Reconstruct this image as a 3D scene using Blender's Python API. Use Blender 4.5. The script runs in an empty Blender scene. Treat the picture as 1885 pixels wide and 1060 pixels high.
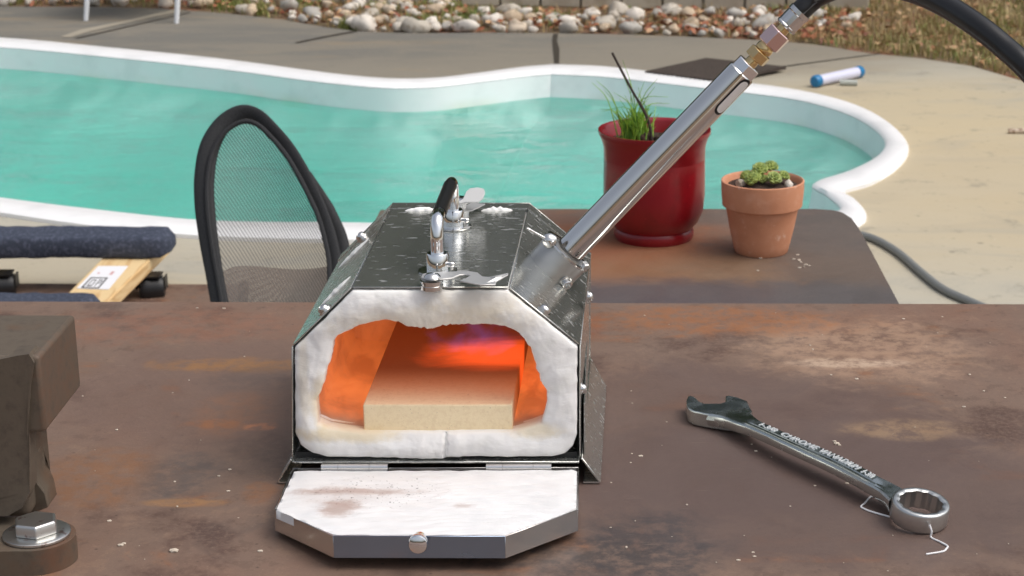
import bpy, bmesh, math, random
from mathutils import Vector, Matrix, noise
from math import sin, cos, tan, atan, atan2, radians, pi, sqrt

random.seed(7)
S = bpy.context.scene
COL = S.collection

# ------------------------------------------------------------------ camera, world, sun
F = 3550.0; CX = 1120.0; CY = 530.0; PITCH = radians(17.0); CZ = 1.47; TZ = 0.90
cam_d = bpy.data.cameras.new('camera'); cam = bpy.data.objects.new('camera', cam_d); COL.objects.link(cam)
cam.location = (0, 0, CZ); cam.rotation_euler = (pi / 2 - PITCH, 0, 0)
cam_d.sensor_width = 36.0; cam_d.lens = F * 36.0 / 1885.0; cam_d.shift_x = -(CX - 942.5) / 1885.0
cam_d.clip_start = 0.05; cam_d.clip_end = 400
cam_d.dof.use_dof = True; cam_d.dof.focus_distance = 1.46; cam_d.dof.aperture_fstop = 27
S.camera = cam

W = bpy.data.worlds.new('World'); S.world = W; W.use_nodes = True
wn = W.node_tree; bg = wn.nodes['Background']
sky = wn.nodes.new('ShaderNodeTexSky'); sky.sky_type = 'NISHITA'; sky.sun_disc = False
SUN_EL = radians(60); SUN_AZ = radians(102)      # azimuth from +Y towards +X
sky.sun_elevation = SUN_EL; sky.sun_rotation = SUN_AZ
sky.air_density = 1.0; sky.dust_density = 6.0; sky.ozone_density = 1.0
hs = wn.nodes.new('ShaderNodeHueSaturation'); hs.inputs['Saturation'].default_value = .5   # thin overcast
wn.links.new(sky.outputs[0], hs.inputs['Color']); wn.links.new(hs.outputs[0], bg.inputs[0]); bg.inputs[1].default_value = 0.15
sd = bpy.data.lights.new('sun', 'SUN'); so = bpy.data.objects.new('sun', sd); COL.objects.link(so)
sd.energy = 0.6; sd.angle = radians(50); sd.color = (1.0, 0.97, 0.92)
so.rotation_euler = Vector((sin(SUN_AZ) * cos(SUN_EL), cos(SUN_AZ) * cos(SUN_EL), sin(SUN_EL))).to_track_quat('Z', 'Y').to_euler()
so.location = (6, 8, 14)
S.view_settings.view_transform = 'Standard'; S.view_settings.look = 'None'
S.view_settings.gamma = 1; S.view_settings.use_curve_mapping = False
S.view_settings.exposure = 0.14
S.cycles.max_bounces = 8; S.cycles.transparent_max_bounces = 24; S.cycles.use_denoising = True
S.cycles.sample_clamp_indirect = 6

# ------------------------------------------------------------------ pixel -> place helpers
def ray(px, py):
    x = (px - CX) / F; u = (CY - py) / F
    return Vector((x, cos(PITCH) + u * sin(PITCH), -sin(PITCH) + u * cos(PITCH)))
def P(px, py, z):
    d = ray(px, py); t = (z - CZ) / d.z
    return Vector((0, 0, CZ)) + d * t
def Q(px, py, y):
    d = ray(px, py); t = y / d.y
    return Vector((0, 0, CZ)) + d * t
def nz(p, s, seed=0.0):
    return noise.noise(Vector((p[0] * s + seed, p[1] * s + seed * 1.7, p[2] * s - seed)))

# ------------------------------------------------------------------ materials
def lin(r, g, b):
    f = lambda c: (c / 255 / 12.92) if c <= 10 else ((c / 255 + 0.055) / 1.055) ** 2.4
    return (f(r), f(g), f(b), 1)
class M:
    """small node builder"""
    def __init__(s, name, base=(.5, .5, .5), rough=.5, metal=0.0, spec=.5):
        s.m = bpy.data.materials.new(name); s.m.use_nodes = True; s.t = s.m.node_tree
        s.b = s.t.nodes['Principled BSDF']; s.out = s.t.nodes['Material Output']
        s.b.inputs['Base Color'].default_value = (*base[:3], 1); s.b.inputs['Roughness'].default_value = rough
        s.b.inputs['Metallic'].default_value = metal; s.b.inputs['Specular IOR Level'].default_value = spec
        s.col = None; s.base = base; s.nrm = None
        s.geo = s.n('ShaderNodeNewGeometry'); s.pos = s.geo.outputs['Position']
    def n(s, t): return s.t.nodes.new(t)
    def l(s, a, b): s.t.links.new(a, b)
    def vec(s, scale=(1, 1, 1), rot=(0, 0, 0), src=None, loc=(0, 0, 0)):
        mp = s.n('ShaderNodeMapping'); mp.inputs['Scale'].default_value = scale; mp.inputs['Rotation'].default_value = rot
        mp.inputs['Location'].default_value = loc
        s.l(src or s.pos, mp.inputs[0]); return mp.outputs[0]
    def noise(s, scale, detail=4, rough=.55, v=None, dist=0):
        t = s.n('ShaderNodeTexNoise'); t.inputs['Scale'].default_value = scale; t.inputs['Detail'].default_value = detail
        t.inputs['Roughness'].default_value = rough; t.inputs['Distortion'].default_value = dist
        s.l(v or s.pos, t.inputs['Vector']); return t.outputs['Fac']
    def vor(s, scale, v=None, feat='F1', out='Distance'):
        t = s.n('ShaderNodeTexVoronoi'); t.feature = feat; t.inputs['Scale'].default_value = scale
        s.l(v or s.pos, t.inputs['Vector']); return t.outputs[out]
    def ramp(s, x, lo, hi, a=0., b=1., smooth=True):
        r = s.n('ShaderNodeMapRange'); r.interpolation_type = 'SMOOTHSTEP' if smooth else 'LINEAR'
        for i, v in zip((1, 2, 3, 4), (lo, hi, a, b)): r.inputs[i].default_value = v
        s.l(x, r.inputs[0]); return r.outputs[0]
    def math(s, op, a, b=None):
        m = s.n('ShaderNodeMath'); m.operation = op
        for i, v in enumerate((a, b)):
            if v is None: continue
            if isinstance(v, (int, float)): m.inputs[i].default_value = v
            else: s.l(v, m.inputs[i])
        return m.outputs[0]
    def mix(s, c, fac):
        x = s.n('ShaderNodeMix'); x.data_type = 'RGBA'
        if s.col is None: x.inputs[6].default_value = (*s.base[:3], 1)
        else: s.l(s.col, x.inputs[6])
        if isinstance(c, tuple): x.inputs[7].default_value = (*c[:3], 1)
        else: s.l(c, x.inputs[7])
        if isinstance(fac, (int, float)): x.inputs[0].default_value = fac
        else: s.l(fac, x.inputs[0])
        s.col = x.outputs[2]; s.l(s.col, s.b.inputs['Base Color']); return s
    def blob(s, c, r, n=None, k=.5, edge=.5):
        """1 inside an ellipsoid (centre c, radii r), ragged by noise n"""
        v = s.vec(scale=tuple(1 / q for q in r), loc=tuple(-a / q for a, q in zip(c, r)))
        L = s.n('ShaderNodeVectorMath'); L.operation = 'LENGTH'; s.l(v, L.inputs[0]); d = L.outputs['Value']
        if n is not None: d = s.math('ADD', d, s.math('MULTIPLY', s.math('SUBTRACT', n, .5), k))
        return s.ramp(d, 1 + edge * .5, 1 - edge * .5)
    def rough(s, x, lo, hi): s.l(s.ramp(x, 0.3, 0.7, lo, hi), s.b.inputs['Roughness']); return s
    def bump(s, x, strength=.3, dist=.001):
        b = s.n('ShaderNodeBump'); b.inputs['Strength'].default_value = strength; b.inputs['Distance'].default_value = dist
        s.l(x, b.inputs['Height'])
        if s.nrm is not None: s.l(s.nrm, b.inputs['Normal'])
        s.nrm = b.outputs[0]; s.l(s.nrm, s.b.inputs['Normal']); return s
    def rnd(s):
        o = s.n('ShaderNodeObjectInfo'); return o.outputs['Random']
    def emit(s, col, strength):
        s.b.inputs['Emission Color'].default_value = (*col[:3], 1)
        if isinstance(strength, (int, float)): s.b.inputs['Emission Strength'].default_value = strength
        else: s.l(strength, s.b.inputs['Emission Strength'])
        return s

# rusty table plate
def steel_plate(name, base, shift=0.0, local=True):
    m = M(name, base, .5, 0, .5)
    big = m.noise(3.2, 5, .6, m.vec(scale=(1, .55, 1), loc=(shift, 3, 0))); med = m.noise(11, 6, .65, m.vec(scale=(1, .7, 1), loc=(1, shift, 0)), .6); fine = m.noise(230, 4, .7)
    st = m.noise(26, 5, .6, m.vec(scale=(.35, 1.6, 1)))
    m.mix(lin(128, 94, 76), m.ramp(big, .48, .68, 0, .6))
    m.mix(lin(90, 80, 74), m.ramp(med, .56, .7, 0, .5))
    sc = m.noise(45, 9, .78); m.mix(lin(84, 66, 56), m.ramp(sc, .555, .575, 0, .32)); m.mix(lin(142, 116, 96), m.ramp(sc, .435, .42, 0, .3))
    m.mix(lin(150, 96, 58), m.math('MULTIPLY', m.ramp(med, .47, .36), m.ramp(st, .48, .66, 0, .5)))
    m.mix(lin(70, 48, 42), m.math('MULTIPLY', m.ramp(m.noise(7, 5, .6), .54, .66), m.ramp(fine, .3, .6, .2, .7)))
    m.mix(lin(150, 128, 108), m.ramp(m.noise(420, 3, .6), .60, .72, 0, .45))
    m.mix(lin(46, 38, 36), m.ramp(m.vor(55), .1, .02, 0, .6))
    if local:
        n1 = m.noise(24, 6, .7, None, .8)
        c = P(1310, 800, TZ); m.mix(lin(96, 78, 72), m.math('MULTIPLY', m.blob(c, (.20, .17, .1), n1, .9, .35), .72))
        c = P(1460, 900, TZ); m.mix(lin(94, 78, 73), m.math('MULTIPLY', m.blob(c, (.22, .14, .1), n1, .9, .4), .7))
        c = P(400, 720, TZ); m.mix(lin(112, 90, 80), m.math('MULTIPLY', m.blob(c, (.12, .14, .1), n1, .9, .5), .6))
        for (x, y, rx, ry, cc, k) in ((1580, 640, .105, .085, (170, 140, 116), .7), (1330, 590, .12, .045, (150, 96, 56), .7), (170, 880, .05, .055, (132, 92, 62), .7),
                                     (1660, 790, .05, .02, (150, 124, 98), .75), (1560, 668, .05, .012, (196, 172, 150), .7), (1200, 1010, .05, .06, (62, 60, 62), .7), (1010, 1025, .09, .03, (60, 56, 56), .7), (620, 820, .10, .03, (60, 50, 46), .3),
                                     (330, 880, .03, .05, (88, 80, 76), .7), (440, 672, .07, .018, (146, 106, 66), .8), (470, 700, .04, .03, (92, 80, 74), .5), (300, 600, .12, .05, (136, 96, 76), .6), (340, 925, .03, .008, (156, 116, 76), .7), (480, 905, .012, .02, (142, 98, 66), .6), (400, 780, .02, .01, (152, 98, 60), .7), (430, 760, .03, .05, (140, 98, 70), .4), (1075, 600, .02, .05, (140, 84, 52), .6), (480, 785, .012, .008, (176, 118, 84), .9)):
            c = P(x, y, TZ); m.mix(lin(*cc), m.math('MULTIPLY', m.math('MULTIPLY', m.blob(c, (rx, ry, .1), n1, 1.6, .8), k), m.ramp(m.noise(60, 5, .7), .35, .6, .15, 1)))
    else:
        n1 = m.noise(18, 6, .7, None, .8)
        for (x, y, rx, ry, cc, k) in ((1110, 455, .16, .16, (150, 92, 60), .7), (1400, 500, .25, .10, (128, 100, 74), .6), (1200, 546, .45, .07, (78, 76, 80), .8), (1540, 480, .10, .4, (88, 84, 82), .6), (1230, 400, .3, .04, (90, 84, 80), .5)):
            c = P(x, y, .75); m.mix(lin(*cc), m.math('MULTIPLY', m.blob(c, (rx, ry, .1), n1, 1.6, .9), k))
    m.rough(med, .42, .62)
    scr = m.noise(700, 2, .5, m.vec(scale=(.05, 1, 1), rot=(0, 0, .5))); m.mix(lin(150, 134, 118), m.ramp(scr, .70, .76, 0, .4)); m.mix(lin(60, 48, 42), m.ramp(m.noise(800, 2, .6), .62, .74, 0, .45)); m.bump(fine, .35, .0005).bump(med, .35, .0015)
    return m.m
PLATE = steel_plate('rusty_steel', lin(120, 99, 86))
PLATE2 = steel_plate('weathered_steel', lin(112, 96, 84), 4.3, False)
def legsteel():
    m = M('painted_leg_steel', lin(60, 50, 46), .55, .3); m.mix(lin(110, 66, 44), m.ramp(m.noise(18), .5, .65)); return m.m
LEGM = legsteel()

def concrete():
    m = M('deck_concrete', lin(178, 173, 158), .85)
    big = m.noise(.8, 5, .6, m.vec(scale=(.6, 1, 1))); med = m.noise(3.5, 6, .65, m.vec(scale=(.6, 1.4, 1)), .5); fine = m.noise(45, 5, .75)
    m.mix(lin(176, 166, 144), m.ramp(big, .42, .58, 0, .8)); m.mix(lin(164, 160, 148), m.ramp(med, .5, .66, 0, .75)); 
    m.mix(lin(196, 176, 138), m.math('MULTIPLY', m.blob(P(1730, 330, 0), (.75, 1.0, 1), med, 1.2, 1.2), .5)); m.mix(lin(196, 180, 146), m.math('MULTIPLY', m.blob(P(1640, 200, 0), (.7, .6, 1), med, 1.2, 1.2), .5))
    sx = m.n('ShaderNodeSeparateXYZ'); m.l(m.pos, sx.inputs[0])
    # weathered older slabs towards the garden and the far left
    d = m.math('ADD', m.math('MULTIPLY', sx.outputs['Y'], 1.0), m.math('MULTIPLY', sx.outputs['X'], -.42))
    d = m.math('ADD', d, m.math('MULTIPLY', m.math('SUBTRACT', big, .5), 1.6))
    m.mix(lin(132, 125, 112), m.ramp(d, 6.9, 8.1, 0, .93))
    m.mix(lin(112, 110, 104), m.math('MULTIPLY', m.ramp(d, 8.0, 9.2), m.ramp(med, .4, .6, .35, .9)))
    m.mix(lin(150, 132, 104), m.math('MULTIPLY', m.ramp(d, 6.5, 8.0), m.ramp(m.noise(2.2, 5, .6, m.vec(scale=(.5, 2, 1))), .55, .68, 0, .5)))
    m.mix(lin(120, 116, 108), m.ramp(m.noise(9, 8, .75), .55, .66, 0, .4)); m.mix(lin(92, 88, 82), m.ramp(m.noise(30, 6, .75), .62, .66, 0, .4)); m.mix(lin(96, 92, 84), m.ramp(m.vor(5.2), .07, .02, 0, .5))
    m.mix(lin(212, 206, 190), m.ramp(fine, .58, .75, 0, .3)); m.bump(fine, .4, .002).bump(med, .3, .01); return m.m
CONC = concrete()
def soil():
    m = M('garden_soil', lin(124, 104, 80), .95); n = m.noise(9, 6, .7); m.mix(lin(138, 92, 68), m.ramp(m.noise(3, 5, .6), .5, .65)); m.mix(lin(92, 90, 52), m.ramp(n, .5, .62, 0, .8))
    m.mix(lin(60, 48, 38), m.ramp(m.noise(30, 5), .55, .7, 0, .8)); m.bump(n, 1, .03); return m.m
SOIL = soil()
def poolwhite():
    m = M('pool_shell_white', (.93, .93, .93), .35); 
    sx = m.n('ShaderNodeSeparateXYZ'); m.l(m.pos, sx.inputs[0])
    m.mix(lin(220, 220, 196), m.math('MULTIPLY', m.ramp(sx.outputs['Z'], -.04, -.095), m.ramp(m.noise(2.5, 4), .45, .7, .0, .6))); m.mix(lin(214, 216, 216), m.ramp(m.noise(6, 5), .5, .7, 0, .3)); return m.m
POOLW = poolwhite()
def pool_under():
    m = M('pool_shell_underwater', (.86, .92, .90), .6); return m.m
POOLU = pool_under()
def water():
    m = M('pool_water', (1, 1, 1), .05); t = m.t; t.nodes.remove(m.b)
    fr = m.n('ShaderNodeFresnel'); fr.inputs['IOR'].default_value = 1.33
    tr = m.n('ShaderNodeBsdfTransparent'); tr.inputs[0].default_value = (.93, 1, .98, 1)
    gl = m.n('ShaderNodeBsdfGlossy'); gl.inputs['Roughness'].default_value = .03
    # broad, slow ripples, stronger to the left where the return jet stirs the water
    v = m.vec(scale=(1, 1.6, 1)); n1 = m.noise(5.5, 5, .55, v, .6); n2 = m.noise(16, 3, .5, v, .3)
    b = m.n('ShaderNodeBump'); b.inputs['Strength'].default_value = .9; b.inputs['Distance'].default_value = .16
    amp = m.ramp(m.noise(1.1, 3, .6, m.vec(scale=(1, 1.8, 1))), .42, .62, .35, 1.3)
    crest = m.math('MULTIPLY', m.ramp(m.noise(7, 4, .6, m.vec(scale=(.8, 1.5, 1)), .5), .56, .70), m.ramp(m.noise(1.0, 2, .5, m.vec(loc=(4.4, 0, 0))), .42, .6))
    m.l(m.math('ADD', m.math('MULTIPLY', m.math('ADD', n1, m.math('MULTIPLY', n2, .3)), amp), m.math('MULTIPLY', crest, .22)), b.inputs['Height']); m.l(b.outputs[0], fr.inputs['Normal']); m.l(b.outputs[0], gl.inputs['Normal'])
    mx = m.n('ShaderNodeMixShader'); 
    df = m.n('ShaderNodeBsdfDiffuse'); df.inputs[0].default_value = (.25, .79, .66, 1); m2 = m.n('ShaderNodeMixShader'); m2.inputs[0].default_value = .27
    m.l(tr.outputs[0], m2.inputs[1]); m.l(df.outputs[0], m2.inputs[2]); m.l(fr.outputs[0], mx.inputs[0]); m.l(m2.outputs[0], mx.inputs[1]); m.l(gl.outputs[0], mx.inputs[2])
    m.l(mx.outputs[0], m.out.inputs['Surface'])
    ab = m.n('ShaderNodeVolumeAbsorption'); ab.inputs['Color'].default_value = (.08, .93, .86, 1); ab.inputs['Density'].default_value = .60
    m.l(ab.outputs[0], m.out.inputs['Volume']); return m.m
WATER = water()
def blanket(name, stain=False, glow=False):
    m = M(name, (.74, .74, .74) if stain else (.88, .87, .85), .95, 0, .1)
    f = m.noise(300, 4, .7, m.vec(scale=(1, 1, 2.2))); g = m.noise(40, 5, .65); w = m.noise(60, 5, .6, m.vec(scale=(.25, 1.4, 1.2)), .8)
    m.mix((.66, .67, .68) if stain else (.80, .80, .74), m.ramp(g, .5, .7, 0, .5)); m.mix((.82, .82, .83) if stain else (.92, .92, .92), m.ramp(w, .52, .7, 0, .5)); m.bump(f, .5, .0005).bump(w, .4, .0008).bump(g, .25, .0012)
    if not stain:
        n1 = m.noise(60, 5, .7)
        for (px, py, rx, rz, k) in ((640, 797, .035, .006, .7), (590, 740, .006, .02, .6), (980, 790, .02, .006, .6), (800, 590, .07, .012, .35), (560, 700, .004, .04, .3), (880, 560, .03, .01, .3)):
            m.mix(lin(226, 208, 168), m.math('MULTIPLY', m.blob(Q(px, py, 1.355), (rx, .03, rz), n1, 1.6, 1.1), k))
    if stain:
        n1 = m.noise(110, 5, .7)
        for (px, py, rx, ry, k) in ((645, 900, .042, .0065, .5), (624, 936, .0135, .0165, .6), (855, 933, .008, .004, .35), (625, 910, .03, .02, .2)):
            m.mix(lin(150, 112, 92), m.math('MULTIPLY', m.blob(P(px, py, .922), (rx, ry, .05), n1, 1.6, 1.1), k))
        m.mix(lin(70, 64, 62), m.math('MULTIPLY', m.blob(P(700, 900, .922), (.04, .028, .05), n1, 1.5, 1.2), m.ramp(m.noise(420, 2, .5), .64, .69, 0, .85)))
    return m.m
WOOL = blanket('ceramic_wool'); WOOLD = blanket('ceramic_wool_door', True)
def stainless(name, base=(.62, .61, .59), rough=.2, aniso=0, bumpy=.0, streak=False):
    m = M(name, base, rough, 1.0)
    n = m.noise(18, 5, .6); m.rough(n, rough * .75, rough * 1.35)
    if bumpy: m.bump(m.noise(150, 3, .6, m.vec(scale=(.45, 1.5, 1))), bumpy, .0007)
    if streak: m.bump(m.noise(900, 2, .5, m.vec(scale=(.05, 1, 1))), .12, .0002)
    return m.m
def casem():
    m = M('casing_steel', (.58, .59, .56), .19, .88)
    fl = m.noise(240, 2, .5, m.vec(scale=(.38, .8, .8)), .4); m.l(m.ramp(fl, .60, .70, .17, .42), m.b.inputs['Roughness']); m.mix((.80, .80, .76), m.ramp(fl, .62, .71, 0, .75))  # pale flecks painted in as glints of sky mirrored between trees
    m.bump(m.noise(160, 3, .6, m.vec(scale=(.4, 1.3, 1))), .5, .0009).bump(m.noise(9, 2), .3, .004); return m.m
CASE = casem()
TRAY = stainless('door_steel', (.62, .61, .60), .2, 0, .06)
TRAYB = stainless('reflection_tinted_steel', (.30, .38, .50), .22, 0, .06); CHROME = stainless('chrome', (.85, .86, .87), .05); BRIGHT = stainless('bright_steel', (.74, .73, .71), .14); PIPE = stainless('polished_pipe', (.74, .73, .71), .11)  # TRAYB carries a bluish reflection painted into its base colour
SLEEVE = stainless('brushed_sleeve', (.55, .55, .54), .36, 0, .02); LATCH = M('satin_latch_steel', (.60, .60, .59), .5, .75).m
ZINC = M('zinc_plate', (.66, .67, .66), .32, 1).m
def zincrust():
    m = M('zinc_with_rust', (.62, .62, .60), .36, 1); m.mix(lin(120, 62, 44), m.ramp(m.noise(120, 5, .7), .56, .68, 0, .6)); return m.m
WASH = zincrust()
BRASS = M('brass', (.72, .53, .27), .22, 1).m
PINKNUT = M('copper_tinted_nut', (.80, .58, .55), .16, 1).m
NUTW = M('silver_nut', (.86, .86, .86), .22, 1).m
def black_rubber():
    m = M('black_rubber', (.012, .012, .013), .32); m.bump(m.noise(600, 3), .1, .0005); return m.m
RUB = black_rubber()
DARKIN = M('dark_inside', (.012, .012, .012), .6).m
def cast_iron():
    m = M('cast_iron', lin(96, 86, 74), .6, .1); g = m.noise(120, 5, .7); m.mix(lin(98, 74, 56), m.ramp(m.noise(14, 5), .5, .64, 0, .7)); m.mix(lin(66, 58, 52), m.ramp(g, .45, .75, 0, .5))
    m.mix(lin(106, 62, 38), m.math('MULTIPLY', m.blob(P(28, 870, 1.0), (.012, .3, .12), g, 1.5, 1), .5)); m.bump(g, .3, .0006).bump(m.noise(22, 4), .3, .002); return m.m
IRON = cast_iron()
def wrench_mat():
    m = M('chrome_vanadium', (.54, .58, .57), .17, 1); m.rough(m.noise(60, 5), .15, .3); return m.m
WR = wrench_mat(); WRR = M('wrench_ring_satin', (.60, .61, .60), .32, 1).m; LETTER = M('raised_letter_silver', (.93, .94, .95), .4, .6).m
def brickm():
    m = M('fire_brick', lin(246, 226, 188), .9); s = m.noise(500, 3, .7); m.mix(lin(222, 194, 152), m.ramp(m.noise(240, 5, .7), .45, .65, 0, .3)); m.mix(lin(120, 90, 66), m.ramp(s, .66, .74, 0, .7))
    m.bump(s, .4, .0006)
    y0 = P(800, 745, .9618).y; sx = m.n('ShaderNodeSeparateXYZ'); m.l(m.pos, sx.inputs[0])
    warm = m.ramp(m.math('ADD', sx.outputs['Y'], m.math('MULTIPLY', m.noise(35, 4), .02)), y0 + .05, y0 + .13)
    m.mix(lin(128, 94, 76), m.math('MULTIPLY', m.ramp(sx.outputs['Y'], y0 + .02, y0 + .09), .9))  # rear of the brick painted darker to offset glow bounced off the lining
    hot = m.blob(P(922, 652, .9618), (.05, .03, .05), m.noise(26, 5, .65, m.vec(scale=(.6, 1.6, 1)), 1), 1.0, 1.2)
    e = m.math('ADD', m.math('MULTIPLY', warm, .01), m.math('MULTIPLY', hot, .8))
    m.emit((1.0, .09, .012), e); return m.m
BRICK = brickm()
def lining():
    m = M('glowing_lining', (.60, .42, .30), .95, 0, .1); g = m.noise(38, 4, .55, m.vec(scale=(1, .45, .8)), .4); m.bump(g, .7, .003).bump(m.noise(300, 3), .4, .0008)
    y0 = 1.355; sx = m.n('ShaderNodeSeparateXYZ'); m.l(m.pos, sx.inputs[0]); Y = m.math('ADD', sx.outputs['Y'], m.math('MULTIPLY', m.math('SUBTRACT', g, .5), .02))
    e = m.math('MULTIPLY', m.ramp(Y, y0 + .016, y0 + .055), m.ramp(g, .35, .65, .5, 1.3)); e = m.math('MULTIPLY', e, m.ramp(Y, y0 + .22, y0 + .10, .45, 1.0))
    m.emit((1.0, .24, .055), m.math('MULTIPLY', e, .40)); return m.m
LINING = lining()
def flame():
    m = M('flame', (0, 0, 0)); t = m.t; t.nodes.remove(m.b)
    v = m.n('ShaderNodeEmission'); v.inputs[0].default_value = (.20, .22, 1.0, 1)
    n = m.noise(30, 4, .6, m.vec(scale=(1, 1, 1)), 1.0); m.l(m.math('MULTIPLY', m.ramp(n, .44, .66), 4.2), v.inputs['Strength']); m.l(v.outputs[0], m.out.inputs['Volume']); return m.m
FLAME = flame()
def redglaze():
    m = M('red_glaze', lin(134, 10, 24), .3); m.b.inputs['Coat Weight'].default_value = .25; m.b.inputs['Coat Roughness'].default_value = .12
    m.mix(lin(112, 8, 18), m.ramp(m.noise(25, 4), .5, .66, 0, .6)); m.mix(lin(190, 70, 70), m.ramp(m.noise(240, 2, .5), .72, .78, 0, .5)); m.bump(m.noise(60, 3), .08, .001); return m.m
RED = redglaze()
def terracotta():
    m = M('terracotta', lin(204, 142, 108), .85); m.mix(lin(214, 160, 132), m.ramp(m.noise(28, 6, .65), .5, .66, 0, .6)); m.mix(lin(180, 118, 86), m.ramp(m.noise(12, 5), .5, .66, 0, .5))
    m.mix(lin(226, 190, 170), m.ramp(m.noise(70, 5, .7), .6, .7, 0, .6)); m.bump(m.noise(400, 3), .3, .0005); return m.m
TERRA = terracotta()
def potsoil():
    m = M('potting_soil', lin(58, 42, 34), .95); m.mix(lin(120, 96, 78), m.ramp(m.noise(160, 4, .7), .55, .68, 0, .8)); m.bump(m.noise(200, 4), 1, .004); return m.m
POTSOIL = potsoil()
def leafm(name, a, b, sc=60, rough=.5):
    m = M(name, lin(*a), rough); m.mix(lin(*b), m.ramp(m.noise(sc, 3), .42, .6)); return m.m
CHIVE = leafm('chive_green', (158, 198, 70), (104, 150, 54)); ROS = leafm('houseleek_green', (150, 164, 84), (112, 132, 64), 160); ROSTIP = leafm('houseleek_tip', (128, 60, 50), (90, 44, 40))
GREENG = leafm('grass_green', (122, 138, 66), (146, 146, 84), 7); DRYG = leafm('grass_dry', (184, 162, 116), (150, 130, 84), 7); LEAFB = leafm('leaf_brown', (160, 98, 66), (124, 70, 48), 11); LEAFT = leafm('leaf_tan', (196, 160, 120), (160, 112, 74), 11)
TWIG = M('dark_twig', lin(66, 56, 50), .8).m
def stonem():
    m = M('river_stone', lin(188, 180, 166), .8); r = m.rnd(); m.mix(lin(222, 214, 202), m.ramp(r, .25, .35)); m.mix(lin(198, 178, 152), m.ramp(r, .62, .66)); m.mix(lin(176, 172, 164), m.ramp(r, .84, .87))
    m.mix(lin(140, 126, 108), m.ramp(m.noise(22, 5), .52, .68, 0, .7)); m.bump(m.noise(60, 4), .5, .004); return m.m
STONE = stonem()
def blockm():
    m = M('concrete_block', lin(196, 186, 166), .9); m.mix(lin(172, 160, 138), m.ramp(m.noise(6, 5), .45, .6)); r = m.rnd(); m.mix(lin(178, 170, 154), m.ramp(r, .5, .6, 0, .5)); m.bump(m.noise(80, 4), .6, .003); return m.m
BLOCK = blockm()
def padm(name, base, c2):
    m = M(name, base, .95, 0, .1); m.mix(c2, m.ramp(m.noise(90, 4, .7), .45, .65, 0, .8)); m.mix(lin(150, 150, 152), m.ramp(m.noise(420, 2), .68, .76, 0, .5)); m.bump(m.noise(260, 4, .7), 1, .004); return m.m
CARPET = padm('blue_grey_carpet', lin(70, 76, 90), lin(98, 104, 122))
def woodm():
    m = M('pine_wood', lin(226, 198, 150), .6); m.mix(lin(206, 168, 116), m.ramp(m.noise(30, 4, .6, m.vec(scale=(1, .12, 1), rot=(0, 0, .3)), 1), .45, .62)); return m.m
WOOD = woodm()
BLACKPL = M('black_plastic', (.010, .010, .011), .4).m; PAPER = M('white_label_paper', (.82, .82, .84), .6).m; INK = M('black_ink', (.015, .015, .015), .6).m; PINKINK = M('faded_red_ink', lin(206, 160, 160), .6).m
def rimfab():
    m = M('black_webbing', (.010, .011, .013), .75); m.mix((.02, .021, .024), m.ramp(m.noise(500, 2), .4, .6)); m.bump(m.noise(700, 2), .4, .0008); return m.m
RIMF = rimfab()
def meshfab(name, fill, col=(.02, .022, .025), scale=190):
    m = M(name, col, .7); t = m.t
    w = m.n('ShaderNodeTexWave'); w.wave_type = 'BANDS'; w.bands_direction = 'X'; w.inputs['Scale'].default_value = scale; w.inputs['Distortion'].default_value = 1.2; w.inputs['Detail Scale'].default_value = .35
    m.l(m.vec(rot=(0, radians(38), 0)), w.inputs['Vector'])
    a = m.ramp(w.outputs['Fac'], .35, .6, fill[0], fill[1]); tr = m.n('ShaderNodeBsdfTransparent'); mx = m.n('ShaderNodeMixShader')
    m.l(a, mx.inputs[0]); m.l(tr.outputs[0], mx.inputs[1]); m.l(m.b.outputs[0], mx.inputs[2]); m.l(mx.outputs[0], m.out.inputs['Surface']); return m.m
MESHF = meshfab('mesh_fabric', (.32, .70), (.10, .098, .094), 74)
SEATF = meshfab('seat_mesh_fabric', (.75, .95), lin(112, 96, 84), 56)
WHITEP = M('white_painted_metal', (.80, .82, .84), .4).m; BLUECAP = M('blue_plastic', lin(20, 118, 170), .35).m; TUBEW = M('pale_tube_plastic', lin(214, 216, 236), .35).m; GREYPL = M('grey_plastic', lin(184, 188, 180), .45).m
MATM = padm('brown_rubber_mat', lin(84, 76, 70), lin(66, 60, 58)); HOSEG = M('grey_hose_rubber', lin(128, 130, 128), .5).m
BARK = M('tree_bark', lin(88, 72, 58), .9).m; TREEL = leafm('tree_leaf', (70, 90, 40), (40, 58, 28), 1.3, .6)
THREAD = M('white_fibre', (.85, .85, .86), .7).m
CRUMB = M('pale_crumb', lin(196, 184, 168), .8).m

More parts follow.
